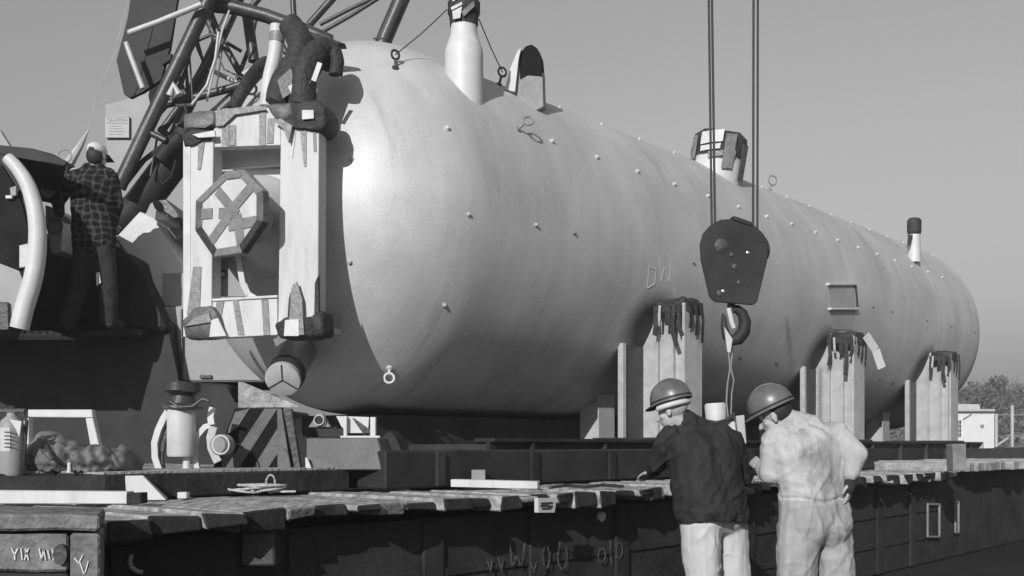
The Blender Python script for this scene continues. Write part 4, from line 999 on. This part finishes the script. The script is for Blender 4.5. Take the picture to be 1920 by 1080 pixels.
tube(bm, [W(1372, 638, YK + .02), W(1373, 662, YK + .02), W(1370, 690, YK), W(1376, 712, YK), W(1372, 738, YK), W(1370, 790, YK)], .006, 7)
tag(obj('wire_sling', bm, gsteel, smooth=60), 'thin wire sling hanging straight down from the hook', 'sling')
bm = NB(); prism(bm, [W(1358, 612, YK - .055), W(1374, 636, YK - .055), W(1370, 662, YK - .03), W(1364, 660, YK - .03)], (0, .02, 0), .003); tag(obj('sling_loop', bm, offw), 'pale webbing loop over the bottom of the hook', 'loop')
can = thing('load_canister', 'pale round canister with a boxed lower end hanging below the sling between the two workers', 'canister', W(1365, 834, YK))
bm = NB(); lathe(bm, W(1343, 792, YK), Vector((-.06, 0, 1)), [(0, pk(19)), (pk(32), pk(20)), (pk(36), pk(18))], 26); obj('drum', bm, offw, can, 40)
bm = NB(); tube(bm, [W(1324, 790, YK - .05), W(1344, 793, YK - .1), W(1364, 788, YK - .05), W(1376, 776, YK)], .016, 8); obj('clamp_band', bm, dsteel, can, 40)
bm = NB(); prism(bm, [W(1342, 794, YK - .02), W(1378, 790, YK - .02), W(1384, 834, YK - .02), W(1352, 834, YK - .02)], (0, .12, 0), .005); obj('box', bm, white, can)
bm = NB(); prism(bm, [W(1380, 780, YK), W(1396, 778, YK), W(1400, 832, YK), W(1386, 834, YK)], (0, .12, 0), .005); obj('side_box', bm, lsteel, can)
bm = NB(); tube(bm, [W(1340, 790, YK - .04), W(1338, 804, YK - .06), W(1345, 816, YK - .04)], .014, 8); obj('handle', bm, white, can, 40)

# ------------------------------------------------------------------ far yard: house, fence, trees
YHs = 62.0
hs = thing('white_house', 'small white flat-roofed house far away at the right', 'house', W(1825, 838, YHs).xy.to_3d())
def hslab(name, pxs, Y, dep, m, bev=0, parent=None):
    b_ = NB(); slab(b_, pxs, Y, dep, bev); return obj(name, b_, m, parent or hs)
hw = hslab('wall', [(1778, 770), (1864, 770), (1864, 880), (1778, 880)], YHs, 5, housew)
hslab('roof', [(1776, 767), (1866, 767), (1866, 771), (1776, 771)], YHs - .3, 5.6, roofm)
hslab('roof_top', [(1780, 757), (1836, 758), (1838, 767), (1780, 767)], YHs + .4, 4, roofm)
w1 = hslab('window', [(1790, 788), (1802, 788), (1802, 819), (1790, 819)], YHs - .03, .05, dsteel, 0, hs)
for y_ in (795, 803, 811): 
    b_ = NB(); slab(b_, [(1790, y_), (1802, y_), (1802, y_ + .8), (1790, y_ + .8)], YHs - .08, .04); obj('glazing_bar', b_, housew, w1)
for x_ in (1794, 1798):
    b_ = NB(); slab(b_, [(x_, 788), (x_ + .7, 788), (x_ + .7, 819), (x_, 819)], YHs - .081, .04); obj('glazing_bar', b_, housew, w1)
hslab('vent', [(1839, 796), (1845, 796), (1845, 802), (1839, 802)], YHs - .05, .06, gsteel)
b_ = NB(); tube(b_, [W(1806, 786, YHs - .08), W(1822, 776, YHs - .08)], .03, 6); obj('wire_bracket', b_, gsteel, hs)
fn_ = thing('yard_fence', 'thin rail fence with a tall pole to the right of the white house', 'fence', W(1890, 838, 55).xy.to_3d())
for x_, yt in ((1898, 760), (1868, 776), (1932, 770)):
    b_ = NB(); tube(b_, [W(x_, 838, 55) * 1.0, W(x_, yt, 55)], .09, 8); b_2 = obj('post', b_, lsteel, fn_)
for y_ in (778, 818):
    b_ = NB(); tube(b_, [W(1866, y_, 55), W(1940, y_, 55)], .035, 6); obj('rail', b_, gsteel, fn_)
b_ = NB(); tube(b_, [W(1866, 838, 55.1), W(1898, 815, 55.1)], .06, 6); obj('stay', b_, lsteel, fn_)
random.seed(21)
def tree(cx, top, wpx, Y, lab, dens=420):
    top -= 6; wpx *= 1.15
    g0 = Vector(((cx - 960) / F * Y, Y, 0)); H = CAMZ + (HY - top) / F * Y; rw = wpx / F * Y / 2
    th = thing('tree', lab, 'tree', g0, 0, 'trees beyond the white house')
    b_ = NB()
    tube(b_, [g0, g0 + Vector((.1, 0, H * .35)), g0 + Vector((-.1, 0, H * .7))], [.28, .2, .08], 8)
    for i in range(9):
        a = random.random() * 2 * PI; h0 = H * random.uniform(.25, .55)
        e = g0 + Vector((math.cos(a) * rw * .8, math.sin(a) * rw * .6, H * random.uniform(.6, .92)))
        tube(b_, [g0 + UP * h0, (g0 + UP * h0).lerp(e, .5) + Vector((0, 0, .3)), e], [.12, .07, .02], 6)
    obj('trunk', b_, bark, th)
    b_ = NB()
    cl = []
    for i in range(16):
        a = random.random() * 2 * PI; q = random.random() ** .5
        cl.append((g0 + Vector((math.cos(a) * rw * q, math.sin(a) * rw * q * .7, H * (.30 + .62 * random.random() * (1 - .45 * q)))), rw * random.uniform(.22, .42)))
    for c_, r_ in cl:
        for j in range(dens // 3):
            d = Vector((random.gauss(0, 1), random.gauss(0, 1), random.gauss(0, .8))); d = d.normalized() * r_ * (random.random() ** .4)
            p = c_ + d; s_ = random.uniform(.10, .24)
            u1 = Vector((random.uniform(-1, 1), random.uniform(-1, 1), random.uniform(-1, 1))).normalized(); v1 = u1.cross(Vector((random.uniform(-1, 1), random.uniform(-1, 1), random.uniform(-1, 1)))).normalized()
            b_.faces.new([b_.verts.new(p + u1 * s_), b_.verts.new(p + v1 * s_), b_.verts.new(p - u1 * s_), b_.verts.new(p - v1 * s_ * .7)])
    co = obj('crown', b_, leaf, th)
tree(1800, 706, 80, 92, 'far bushy tree rising just behind the white house roof', 420)
tree(1838, 696, 80, 96, 'far tree standing behind the right corner of the white house', 420)
tree(1878, 690, 90, 90, 'tallest far tree to the right of the white house', 480)
tree(1925, 694, 90, 94, 'far tree at the right edge of the view', 420)
tree(1975, 700, 90, 92, 'far tree beyond the right edge, behind the fence', 200)
tree(1755, 740, 80, 100, 'far tree mostly hidden behind the last tank support', 200)
random.seed(5)
bm = NB()
for i in range(5200):
    Y = random.uniform(80, 104); x = random.uniform(30, 62); h = random.random() ** .7 * 3.6 + .2
    p = Vector((x, Y, h)); s_ = random.uniform(.12, .3)
    u1 = Vector((random.uniform(-1, 1), random.uniform(-1, 1), random.uniform(-1, 1))).normalized(); v1 = u1.cross(Vector((random.uniform(-1, 1), random.uniform(-1, 1), .5))).normalized()
    bm.faces.new([bm.verts.new(p + u1 * s_), bm.verts.new(p + v1 * s_), bm.verts.new(p - u1 * s_), bm.verts.new(p - v1 * s_)])
tag(obj('undergrowth', bm, leaf), 'dim scrub filling the space under the far trees', 'scrub', kind='stuff')

# thin coastal haze that greys the far trees
bm = NB(); box(bm, (0, 700, 5.0), (1820, 1820, 12.0)); hz_o = tag(obj('haze', bm, None), kind='stuff')
hm = bpy.data.materials.new('haze'); hm.use_nodes = True; hn = hm.node_tree; hn.nodes.clear()
pv = hn.nodes.new('ShaderNodeVolumePrincipled'); pv.inputs['Density'].default_value = .0028; pv.inputs['Color'].default_value = (.9, .9, .9, 1); pv.inputs['Anisotropy'].default_value = .2
ho = hn.nodes.new('ShaderNodeOutputMaterial'); hn.links.new(pv.outputs[0], ho.inputs['Volume']); hz_o.data.materials.append(hm)

# ------------------------------------------------------------------ people
def capsule(bm, p, q, r1, r2, seg=14):
    p, q = Vector(p), Vector(q); d = q - p
    if d.length < 1e-5: blob(bm, p, r1, r1, r1, sub=2); return
    dn = d.normalized(); pts = []; rs = []
    for i in range(5):
        a = PI / 2 * (1 - i / 4); pts.append(p - dn * r1 * math.sin(a)); rs.append(max(r1 * math.cos(a), .002))
    for i in range(5):
        a = PI / 2 * i / 4; pts.append(q + dn * r2 * math.sin(a)); rs.append(max(r2 * math.cos(a), .002))
    tube(bm, pts, rs, seg)
def fused(bm, voxel, smooth_it, wr=0.0, wsize=.07, strength_dir=None):
    me = bpy.data.meshes.new('tmp'); bm.to_mesh(me); bm.free()
    o = bpy.data.objects.new('tmp', me); COL.objects.link(o)
    md = o.modifiers.new('r', 'REMESH'); md.mode = 'VOXEL'; md.voxel_size = voxel
    sm = o.modifiers.new('s', 'SMOOTH'); sm.iterations = smooth_it; sm.factor = .5
    dg = bpy.context.evaluated_depsgraph_get()
    m2 = bpy.data.meshes.new_from_object(o.evaluated_get(dg)); bpy.data.objects.remove(o)
    b2 = NB(); b2.from_mesh(m2)
    if wr:
        b2.normal_update(); f = 1 / wsize; nv = {}
        for v in b2.verts:
            p = v.co
            q = mnoise.noise_vector(p * 3.1) * .06
            tot = 0.0
            for k_, (an, st, am) in enumerate(((28, .16, 1.0), (-34, .2, .9), (80, .3, .55))):
                ca, sa = math.cos(rad(an)), math.sin(rad(an))
                u_ = (p.x * ca + p.z * sa + p.y * .45 + q.x) * f; w_ = (-p.x * sa + p.z * ca) * f * st
                n_ = mnoise.noise(Vector((u_ * .75 + 9 * k_, w_, p.y * f * .25 + q.z * 4)))
                msk = max(0, min(1, .5 + 1.6 * mnoise.noise(p * 3.3 + Vector((k_ * 7.7, 2, 5)))))
                tot += am * msk * max(0, 1 - abs(n_) * 4.2) ** 1.3
            n_ = tot
            nv[v] = v.co + v.normal * wr * (n_ - .25)
        for v, c_ in nv.items(): v.co = c_
        bmesh.ops.smooth_vert(b2, verts=b2.verts[:], factor=.25, use_axis_x=True, use_axis_y=True, use_axis_z=True)
    return b2
def hand(bm, wrist, d, palm_n, k=1.0, curl=.5):      # palm, four unequal fingers, thumb leaving the side
    d = d.normalized(); palm_n = palm_n.normalized(); sdv = d.cross(palm_n).normalized()
    c = wrist + d * .05 * k
    blob(bm, c, .04 * k, .045 * k, .018 * k, sdv, d, palm_n, 2)
    blob(bm, c + d * .03 * k, .042 * k, .03 * k, .016 * k, sdv, d, palm_n, 2)
    for i, ln in enumerate((.068, .078, .072, .055)):
        b0 = c + d * .05 * k + sdv * (-.03 + .02 * i) * k
        d1 = (d + palm_n * curl * .5).normalized(); d2 = (d + palm_n * curl * 1.3).normalized(); d3 = (d * .6 + palm_n * curl * 2).normalized()
        p1 = b0 + d1 * ln * .45 * k; p2 = p1 + d2 * ln * .32 * k; p3 = p2 + d3 * ln * .25 * k
        capsule(bm, b0 - d * .02 * k, p1, .0095 * k, .009 * k, 8); capsule(bm, p1, p2, .009 * k, .008 * k, 8); capsule(bm, p2, p3, .008 * k, .0065 * k, 8)
    tb_ = c - sdv * .032 * k - d * .015 * k; t1 = tb_ + (-sdv * .7 + d * .7 + palm_n * .3).normalized() * .042 * k; t2 = t1 + (d + palm_n * .4 - sdv * .15).normalized() * .03 * k
    capsule(bm, tb_, t1, .013 * k, .0105 * k, 8); capsule(bm, t1, t2, .0105 * k, .008 * k, 8)
def head(bm, c, f, up, k=1.0):                        # c: skull centre, f: facing, up: crown direction
    f = f.normalized(); r_ = f.cross(up).normalized(); up = r_.cross(f).normalized()
    g = lambda x, y, z: c + r_ * x * k + f * y * k + up * z * k
    blob(bm, g(0, -.012, .02), .075 * k, .095 * k, .09 * k, r_, f, up, 3)
    blob(bm, g(0, .03, -.055), .058 * k, .065 * k, .07 * k, r_, f, up, 3)
    blob(bm, g(0, .055, -.105), .032 * k, .03 * k, .025 * k, r_, f, up, 2)            # chin
    capsule(bm, g(0, .088, -.005), g(0, .112, -.045), .009 * k, .014 * k, 8)           # nose
    blob(bm, g(0, .086, -.082), .026 * k, .012 * k, .006 * k, r_, f, up, 2)            # lips
    blob(bm, g(0, .086, -.072), .024 * k, .012 * k, .005 * k, r_, f, up, 2)
    capsule(bm, g(-.05, .078, .022), g(.05, .078, .022), .012 * k, .012 * k, 8)        # brow
    for sx in (-1, 1):
        blob(bm, g(sx * .031, .079, .0), .013 * k, .010 * k, .009 * k, r_, f, up, 2)   # eyes
        blob(bm, g(sx * .079, -.005, -.02), .008 * k, .02 * k, .034 * k, r_, f, up, 2) # ears
        blob(bm, g(sx * .045, .055, -.035), .022 * k, .022 * k, .02 * k, r_, f, up, 2) # cheeks
    return g
def hardhat(parent, c, f, up, k, m, brimmed='peak', label=None):
    f = f.normalized(); r_ = f.cross(up).normalized(); up = r_.cross(f).normalized()
    b_ = NB(); seg = 36; rings = []
    for h, q in ((0.0, 1.0), (.02, 1.0), (.045, .97), (.075, .88), (.1, .74), (.118, .55), (.128, .3), (.131, .02)):
        rings.append([b_.verts.new(c + (r_ * math.cos(2 * PI * i / seg) * .112 * q + f * math.sin(2 * PI * i / seg) * .135 * q) * k + up * (h + .006 * max(0, math.cos(2 * (2 * PI * i / seg))) * 0) * k) for i in range(seg)])
    for a, d_ in zip(rings, rings[1:]):
        for i in range(seg): b_.faces.new((a[i], a[(i + 1) % seg], d_[(i + 1) % seg], d_[i]))
    b_.faces.new(rings[-1])
    # brim: narrow all round, longer in front
    inner = rings[0]; o1 = []; o2 = []
    for i in range(seg):
        sn = math.sin(2 * PI * i / seg); w = .007 + .04 * max(0, sn) ** 3.0
        dv = (r_ * math.cos(2 * PI * i / seg) * .9 + f * sn).normalized()
        p = inner[i].co + dv * w * k - up * (.006 + .012 * max(0, sn) ** 2) * k
        o1.append(b_.verts.new(p)); o2.append(b_.verts.new(p - up * .006 * k))
    for i in range(seg):
        j = (i + 1) % seg
        b_.faces.new((inner[i], inner[j], o1[j], o1[i])); b_.faces.new((o1[i], o1[j], o2[j], o2[i]))
    hat = obj('hard_hat', b_, m, parent, 40, label)
    b_ = NB()
    # crown ridge
    pts = [c + f * (.13 * math.cos(a)) * k + up * (.004 + .133 * math.sin(a)) * k for a in [rad(25 + 130 * i / 10) for i in range(11)]]
    tube(b_, pts, .007 * k, 6); obj('ridge', b_, m, hat, 50)
    b_ = NB(); rr = []
    for i in range(seg + 1):
        q = 2 * PI * i / seg; rr.append(c + (r_ * math.cos(q) * .1135 + f * math.sin(q) * .1365) * k + up * .008 * k)
    tube(b_, rr, .005 * k, 5); obj('hat_band', b_, dcloth, hat)
    return hat

# --- worker in the dark jacket (back to us, leaning over the deck edge)
Y1 = 6.3
g1 = W(1340, 900, Y1); g1.z = 0
p1 = thing('person', 'person in dark jacket, pale trousers and hard hat leaning on the deck edge', 'person', g1)
j = lambda x, y, d=0: W(x, y, Y1 + d)
face1 = Vector((-.80, .52, -.26)); up1 = Vector((-.12, .02, 1)).normalized(); hc1 = j(1260, 766, .03)
bm = NB(); head(bm, hc1, face1, up1, 1.0)
capsule(bm, hc1 - up1 * .06 + Vector((.03, 0, 0)), j(1296, 812, .05), .056, .07)
capsule(bm, j(1300, 840, .05), j(1328, 950, .03), .11, .11); capsule(bm, j(1262, 815, .02), j(1350, 812, .06), .06, .06)
capsule(bm, j(1252, 820, .02), j(1228, 868, .12), .045, .04); capsule(bm, j(1228, 868, .12), j(1222, 884, .30), .038, .028)
hand(bm, j(1222, 884, .30), Vector((-.30, .75, -.2)), Vector((0, .1, -1)), 1.0, .55)
capsule(bm, j(1370, 825, .08), j(1392, 890, .22), .045, .04); capsule(bm, j(1392, 890, .22), j(1365, 900, .42), .038, .028)
hand(bm, j(1365, 900, .42), Vector((-.4, .9, -.1)), Vector((0, .1, -1)), 1.0, .5)
for (hx, kx, fx, dy) in ((1318, 1326, 1330, 0), (1366, 1374, 1378, .12)):
    hpz = j(hx, 980, dy); kn = Vector((j(kx, 0, dy).x, Y1 + dy - .02, .50)); an = Vector((j(fx, 0, dy).x, Y1 + dy + .06, .09))
    capsule(bm, hpz, kn, .085, .06); capsule(bm, kn, an, .058, .045); capsule(bm, an + Vector((0, 0, -.04)), an + Vector((-.10, .16, -.05)), .045, .038)
body = obj('body', fused(bm, .0065, 4), skinm, p1, 80)
bm = NB()
capsule(bm, j(1262, 822, .02), j(1352, 818, .07), .085, .088); capsule(bm, j(1286, 792, .04), j(1312, 806, .06), .078, .085)
capsule(bm, j(1298, 850, .02), j(1318, 945, -.01), .165, .175); capsule(bm, j(1340, 846, .06), j(1350, 946, .04), .15, .165)
capsule(bm, j(1318, 950, 0), j(1326, 964, 0), .185, .19); capsule(bm, j(1354, 955, .05), j(1360, 966, .05), .15, .15)
capsule(bm, j(1256, 824, .0), j(1232, 866, .10), .083, .07); capsule(bm, j(1232, 866, .10), j(1224, 882, .27), .066, .048)
capsule(bm, j(1372, 828, .08), j(1394, 892, .2), .082, .07); capsule(bm, j(1394, 892, .2), j(1368, 900, .38), .066, .05)
b2 = fused(bm, .0085, 8, .014, .075)
for v in b2.verts:                                     # clean hem
    v.co.z = max(v.co.z, j(0, 976).z - .012 * math.sin(v.co.x * 14))
obj('jacket', b2, jacket, p1, 80)
bm = NB()
capsule(bm, j(1318, 965, 0), j(1362, 965, .08), .15, .14)
for (hx, kx, fx, dy, rt) in ((1314, 1318, 1324, -.02, 1.0), (1368, 1376, 1380, .12, .9)):
    hpz = j(hx, 985, dy); kn = Vector((j(kx, 0, dy).x, Y1 + dy - .02, .50)); an = Vector((j(fx, 0, dy).x, Y1 + dy + .05, .10))
    capsule(bm, hpz, kn, .13 * rt, .105); capsule(bm, kn, an, .105, .09)
obj('trousers', fused(bm, .0085, 8, .010, .09), lightcloth, p1, 80)
for (fx, dy) in ((1330, 0), (1378, .12)):
    bm = NB(); an = Vector((j(fx, 0, dy).x, Y1 + dy + .06, .05)); capsule(bm, an, an + Vector((-.11, .17, 0)), .052, .046)
    for v in bm.verts: v.co.z = max(v.co.z, .0)
    obj('boot', bm, dcloth, p1, 60)
hardhat(p1, hc1 + up1 * .052, face1, (up1 + Vector((.06, 0, 0))).normalized(), .98, hatm)
bm = NB()
r1_ = face1.cross(up1).normalized()
# pale scarf / ear band under the hat, seen in the sun
pts = [hc1 + (r1_ * math.cos(a) * .098 + face1.normalized() * math.sin(a) * .108) + up1 * .016 for a in [rad(150 + 230 * i / 16) for i in range(17)]]
tube(bm, pts, .018, 8); obj('head_band', bm, white, p1, 50)

# --- worker in the soiled pale coverall (back to us)
Y2 = 6.0
g2 = W(1525, 900, Y2); g2.z = 0
p2 = thing('person', 'person in pale soiled work clothes and hard hat, one elbow out, back turned', 'person', g2)
j = lambda x, y, d=0: W(x, y, Y2 + d)
face2 = Vector((-.82, .42, -.42)); up2 = Vector((-.46, .10, 1)).normalized(); hc2 = j(1452, 776, .06)
bm = NB(); head(bm, hc2, face2, up2, 1.0)
capsule(bm, hc2 - up2 * .05 + Vector((.04, 0, 0)), j(1496, 815, .06), .056, .07)
capsule(bm, j(1507, 840, .07), j(1526, 960, .05), .11, .11); capsule(bm, j(1460, 815, .04), j(1560, 812, .05), .06, .06)
capsule(bm, j(1452, 822, .04), j(1442, 890, .06), .045, .04); capsule(bm, j(1442, 890, .06), j(1424, 874, .30), .038, .028)
hand(bm, j(1424, 874, .30), Vector((-.15, .9, .3)), Vector((.6, .1, -.6)), 1.0, .6)
capsule(bm, j(1574, 822, .04), j(1612, 852, -.06), .045, .04); capsule(bm, j(1612, 852, -.06), j(1594, 896, -.05), .038, .03)
hand(bm, j(1594, 896, -.05), Vector((-.02, .05, -1)), Vector((-.8, .5, 0)), 1.0, .6)
for (hx, kx, fx, dy) in ((1500, 1486, 1484, 0), (1556, 1572, 1580, .1)):
    hpz = j(hx, 985, dy); kn = Vector((j(kx, 0, dy).x, Y2 + dy - .02, .50)); an = Vector((j(fx, 0, dy).x, Y2 + dy + .06, .09))
    capsule(bm, hpz, kn, .085, .06); capsule(bm, kn, an, .058, .045); capsule(bm, an + Vector((0, 0, -.04)), an + Vector((-.08, .17, -.05)), .045, .038)
obj('body', fused(bm, .0065, 4), skinm, p2, 80)
bm = NB()
capsule(bm, j(1462, 820, .04), j(1566, 816, .05), .085, .085); capsule(bm, j(1482, 790, .06), j(1520, 802, .06), .074, .08)
capsule(bm, j(1486, 850, .02), j(1506, 930, .0), .145, .12); capsule(bm, j(1544, 850, .06), j(1544, 930, .04), .14, .12)
capsule(bm, j(1514, 845, .03), j(1524, 960, .02), .16, .15); capsule(bm, j(1504, 930, .0), j(1508, 985, .0), .135, .155); capsule(bm, j(1546, 930, .05), j(1550, 985, .06), .125, .145)
capsule(bm, j(1454, 826, .03), j(1444, 886, .05), .082, .068); capsule(bm, j(1444, 888, .05), j(1430, 878, .26), .068, .05)
capsule(bm, j(1574, 824, .04), j(1606, 852, -.06), .08, .07); capsule(bm, j(1606, 852, -.06), j(1595, 886, -.055), .068, .052)
for (hx, kx, fx, dy, rt) in ((1500, 1488, 1486, 0, 1.0), (1556, 1570, 1580, .1, .95)):
    hpz = j(hx, 990, dy); kn = Vector((j(kx, 0, dy).x, Y2 + dy - .02, .50)); an = Vector((j(fx, 0, dy).x, Y2 + dy + .05, .10))
    capsule(bm, hpz, kn, .135 * rt, .105); capsule(bm, kn, an, .105, .088)
b2 = fused(bm, .0085, 7, .011, .065)
wz = j(0, 936).z
for v in b2.verts:                                     # stitched waist
    w_ = math.exp(-((v.co.z - wz - .012 * math.sin(v.co.x * 20)) / .012) ** 2)
    if v.co.x > j(1462, 0).x and v.co.x < j(1582, 0).x: v.co -= v.normal * .012 * w_
ov_ = obj('coverall', b2, coverall, p2, 80); ov_.data.materials.append(seatm)
for f_ in ov_.data.polygons:
    if (WM[ov_] @ f_.center).z < wz - .004: f_.material_index = 1
bm = NB(); c_ = j(1594, 910, -.07); blob(bm, c_, .035, .03, .055, sub=2); jitter(bm, .006, 20); obj('glove', bm, dcloth, p2, 60)
for (fx, dy) in ((1484, 0), (1580, .1)):
    bm = NB(); an = Vector((j(fx, 0, dy).x, Y2 + dy + .06, .05)); capsule(bm, an, an + Vector((-.09, .18, 0)), .052, .046)
    for v in bm.verts: v.co.z = max(v.co.z, .0)
    obj('boot', bm, dcloth, p2, 60)
hardhat(p2, hc2 + up2 * .045 + face2.normalized() * .0, face2, up2, 1.02, hatm)
bm = NB(); f2 = face2.normalized(); r2_ = f2.cross(up2).normalized()
blob(bm, hc2 - f2 * .028 + up2 * .012, .081, .083, .078, r2_, f2, up2, 3); obj('hair', bm, hairm, p2, 60)

# --- man in plaid shirt standing on the crane deck
Y3 = 9.55
j = lambda x, y, d=0: W(x, y, Y3 + d)
zd = W(0, 620, YC - .5).z
g3 = j(160, 618); g3.z = zd
p3 = thing('person', 'person in dark plaid shirt and white cap standing on the crane deck', 'person', g3)
face3 = Vector((.15, .95, -.1)); up3 = Vector((.03, 0, 1)).normalized(); hc3 = j(182, 292)
bm = NB(); head(bm, hc3, face3, up3, 1.0)
capsule(bm, hc3 - up3 * .07, j(176, 318), .055, .065)
capsule(bm, j(174, 340), j(176, 440), .11, .11); capsule(bm, j(142, 326), j(204, 326), .06, .06)
capsule(bm, j(138, 330), j(106, 378, .05), .045, .04); capsule(bm, j(106, 378, .05), j(112, 404, .22), .038, .028)
hand(bm, j(112, 404, .22), Vector((.1, .9, -.1)), Vector((0, 0, -1)), 1.0, .5)
capsule(bm, j(208, 332), j(220, 384, .06), .045, .04); capsule(bm, j(220, 384, .06), j(210, 420, .24), .038, .028)
hand(bm, j(210, 420, .24), Vector((-.1, .9, -.1)), Vector((0, 0, -1)), 1.0, .5)
for (hx, hy, kx, ky, fx) in ((162, 462, 144, 540, 124), (192, 462, 202, 540, 206)):
    capsule(bm, j(hx, hy), j(kx, ky, -.02), .085, .06); capsule(bm, j(kx, ky, -.02), j(fx, 602, .05), .056, .045)
obj('body', fused(bm, .0075, 4), skinm, p3, 80)
bm = NB()
capsule(bm, j(146, 332), j(202, 330), .085, .085); capsule(bm, j(166, 318), j(186, 318), .07, .07)
capsule(bm, j(174, 345), j(176, 455), .158, .15); capsule(bm, j(160, 350), j(162, 455), .135, .13); capsule(bm, j(190, 350), j(192, 455), .13, .13)
capsule(bm, j(140, 334), j(108, 376, .05), .08, .066); capsule(bm, j(108, 376, .05), j(112, 400, .18), .064, .05)
capsule(bm, j(206, 334), j(219, 384, .06), .08, .066); capsule(bm, j(219, 384, .06), j(211, 418, .2), .064, .05)
obj('shirt', fused(bm, .014, 5, .009, .09), plaid, p3, 80)
bm = NB()
capsule(bm, j(164, 458), j(192, 458), .125, .125)
for (hx, hy, kx, ky, fx) in ((162, 466, 146, 540, 128), (192, 466, 202, 540, 205)):
    capsule(bm, j(hx, hy), j(kx, ky, -.02), .115, .09); capsule(bm, j(kx, ky, -.02), j(fx, 598, .04), .09, .08)
obj('trousers', fused(bm, .014, 5, .008, .12), dcloth, p3, 80)
bm = NB(); prism(bm, [j(180, 512, -.13), j(186, 510, -.13), j(189, 530, -.13), j(181, 536, -.13)], (0, .012, 0)); obj('rag', bm, white, p3)
for fx in (124, 206):
    bm = NB(); an = j(fx, 606, .03); capsule(bm, an, an + Vector((-.03 if fx < 160 else .03, .16, 0)), .05, .045)
    for v in bm.verts: v.co.z = max(v.co.z, zd + .002)
    obj('boot', bm, dcloth, p3, 60)
r3_ = face3.cross(up3).normalized()
bm = NB(); blob(bm, hc3 + up3 * .045, .088, .108, .075, r3_, face3.normalized(), up3, 3)
for v in bm.verts:
    h_ = (v.co - hc3).dot(up3)
    if h_ < .02: v.co += up3 * (.02 - h_)
cp = obj('cap', bm, white, p3, 60)
bm = NB(); blob(bm, hc3 - face3.normalized() * .04 - up3 * .02, .078, .07, .085, r3_, face3.normalized(), up3, 3); obj('hair', bm, hairm, p3, 60)
bm = NB(); prism(bm, [hc3 + up3 * .02 + face3.normalized() * .05 - r3_ * -.09, hc3 + up3 * .02 + face3.normalized() * .05 - r3_ * .09, hc3 + up3 * .01 + face3.normalized() * .2 - r3_ * .06, hc3 + up3 * .01 + face3.normalized() * .2 + r3_ * .06], up3 * .006); obj('peak', bm, dcloth, cp)
bm = NB(); blob(bm, hc3 - face3.normalized() * .09 + up3 * .03, .035, .02, .035, r3_, face3.normalized(), up3, 2); obj('cap_opening', bm, hairm, cp, 60)
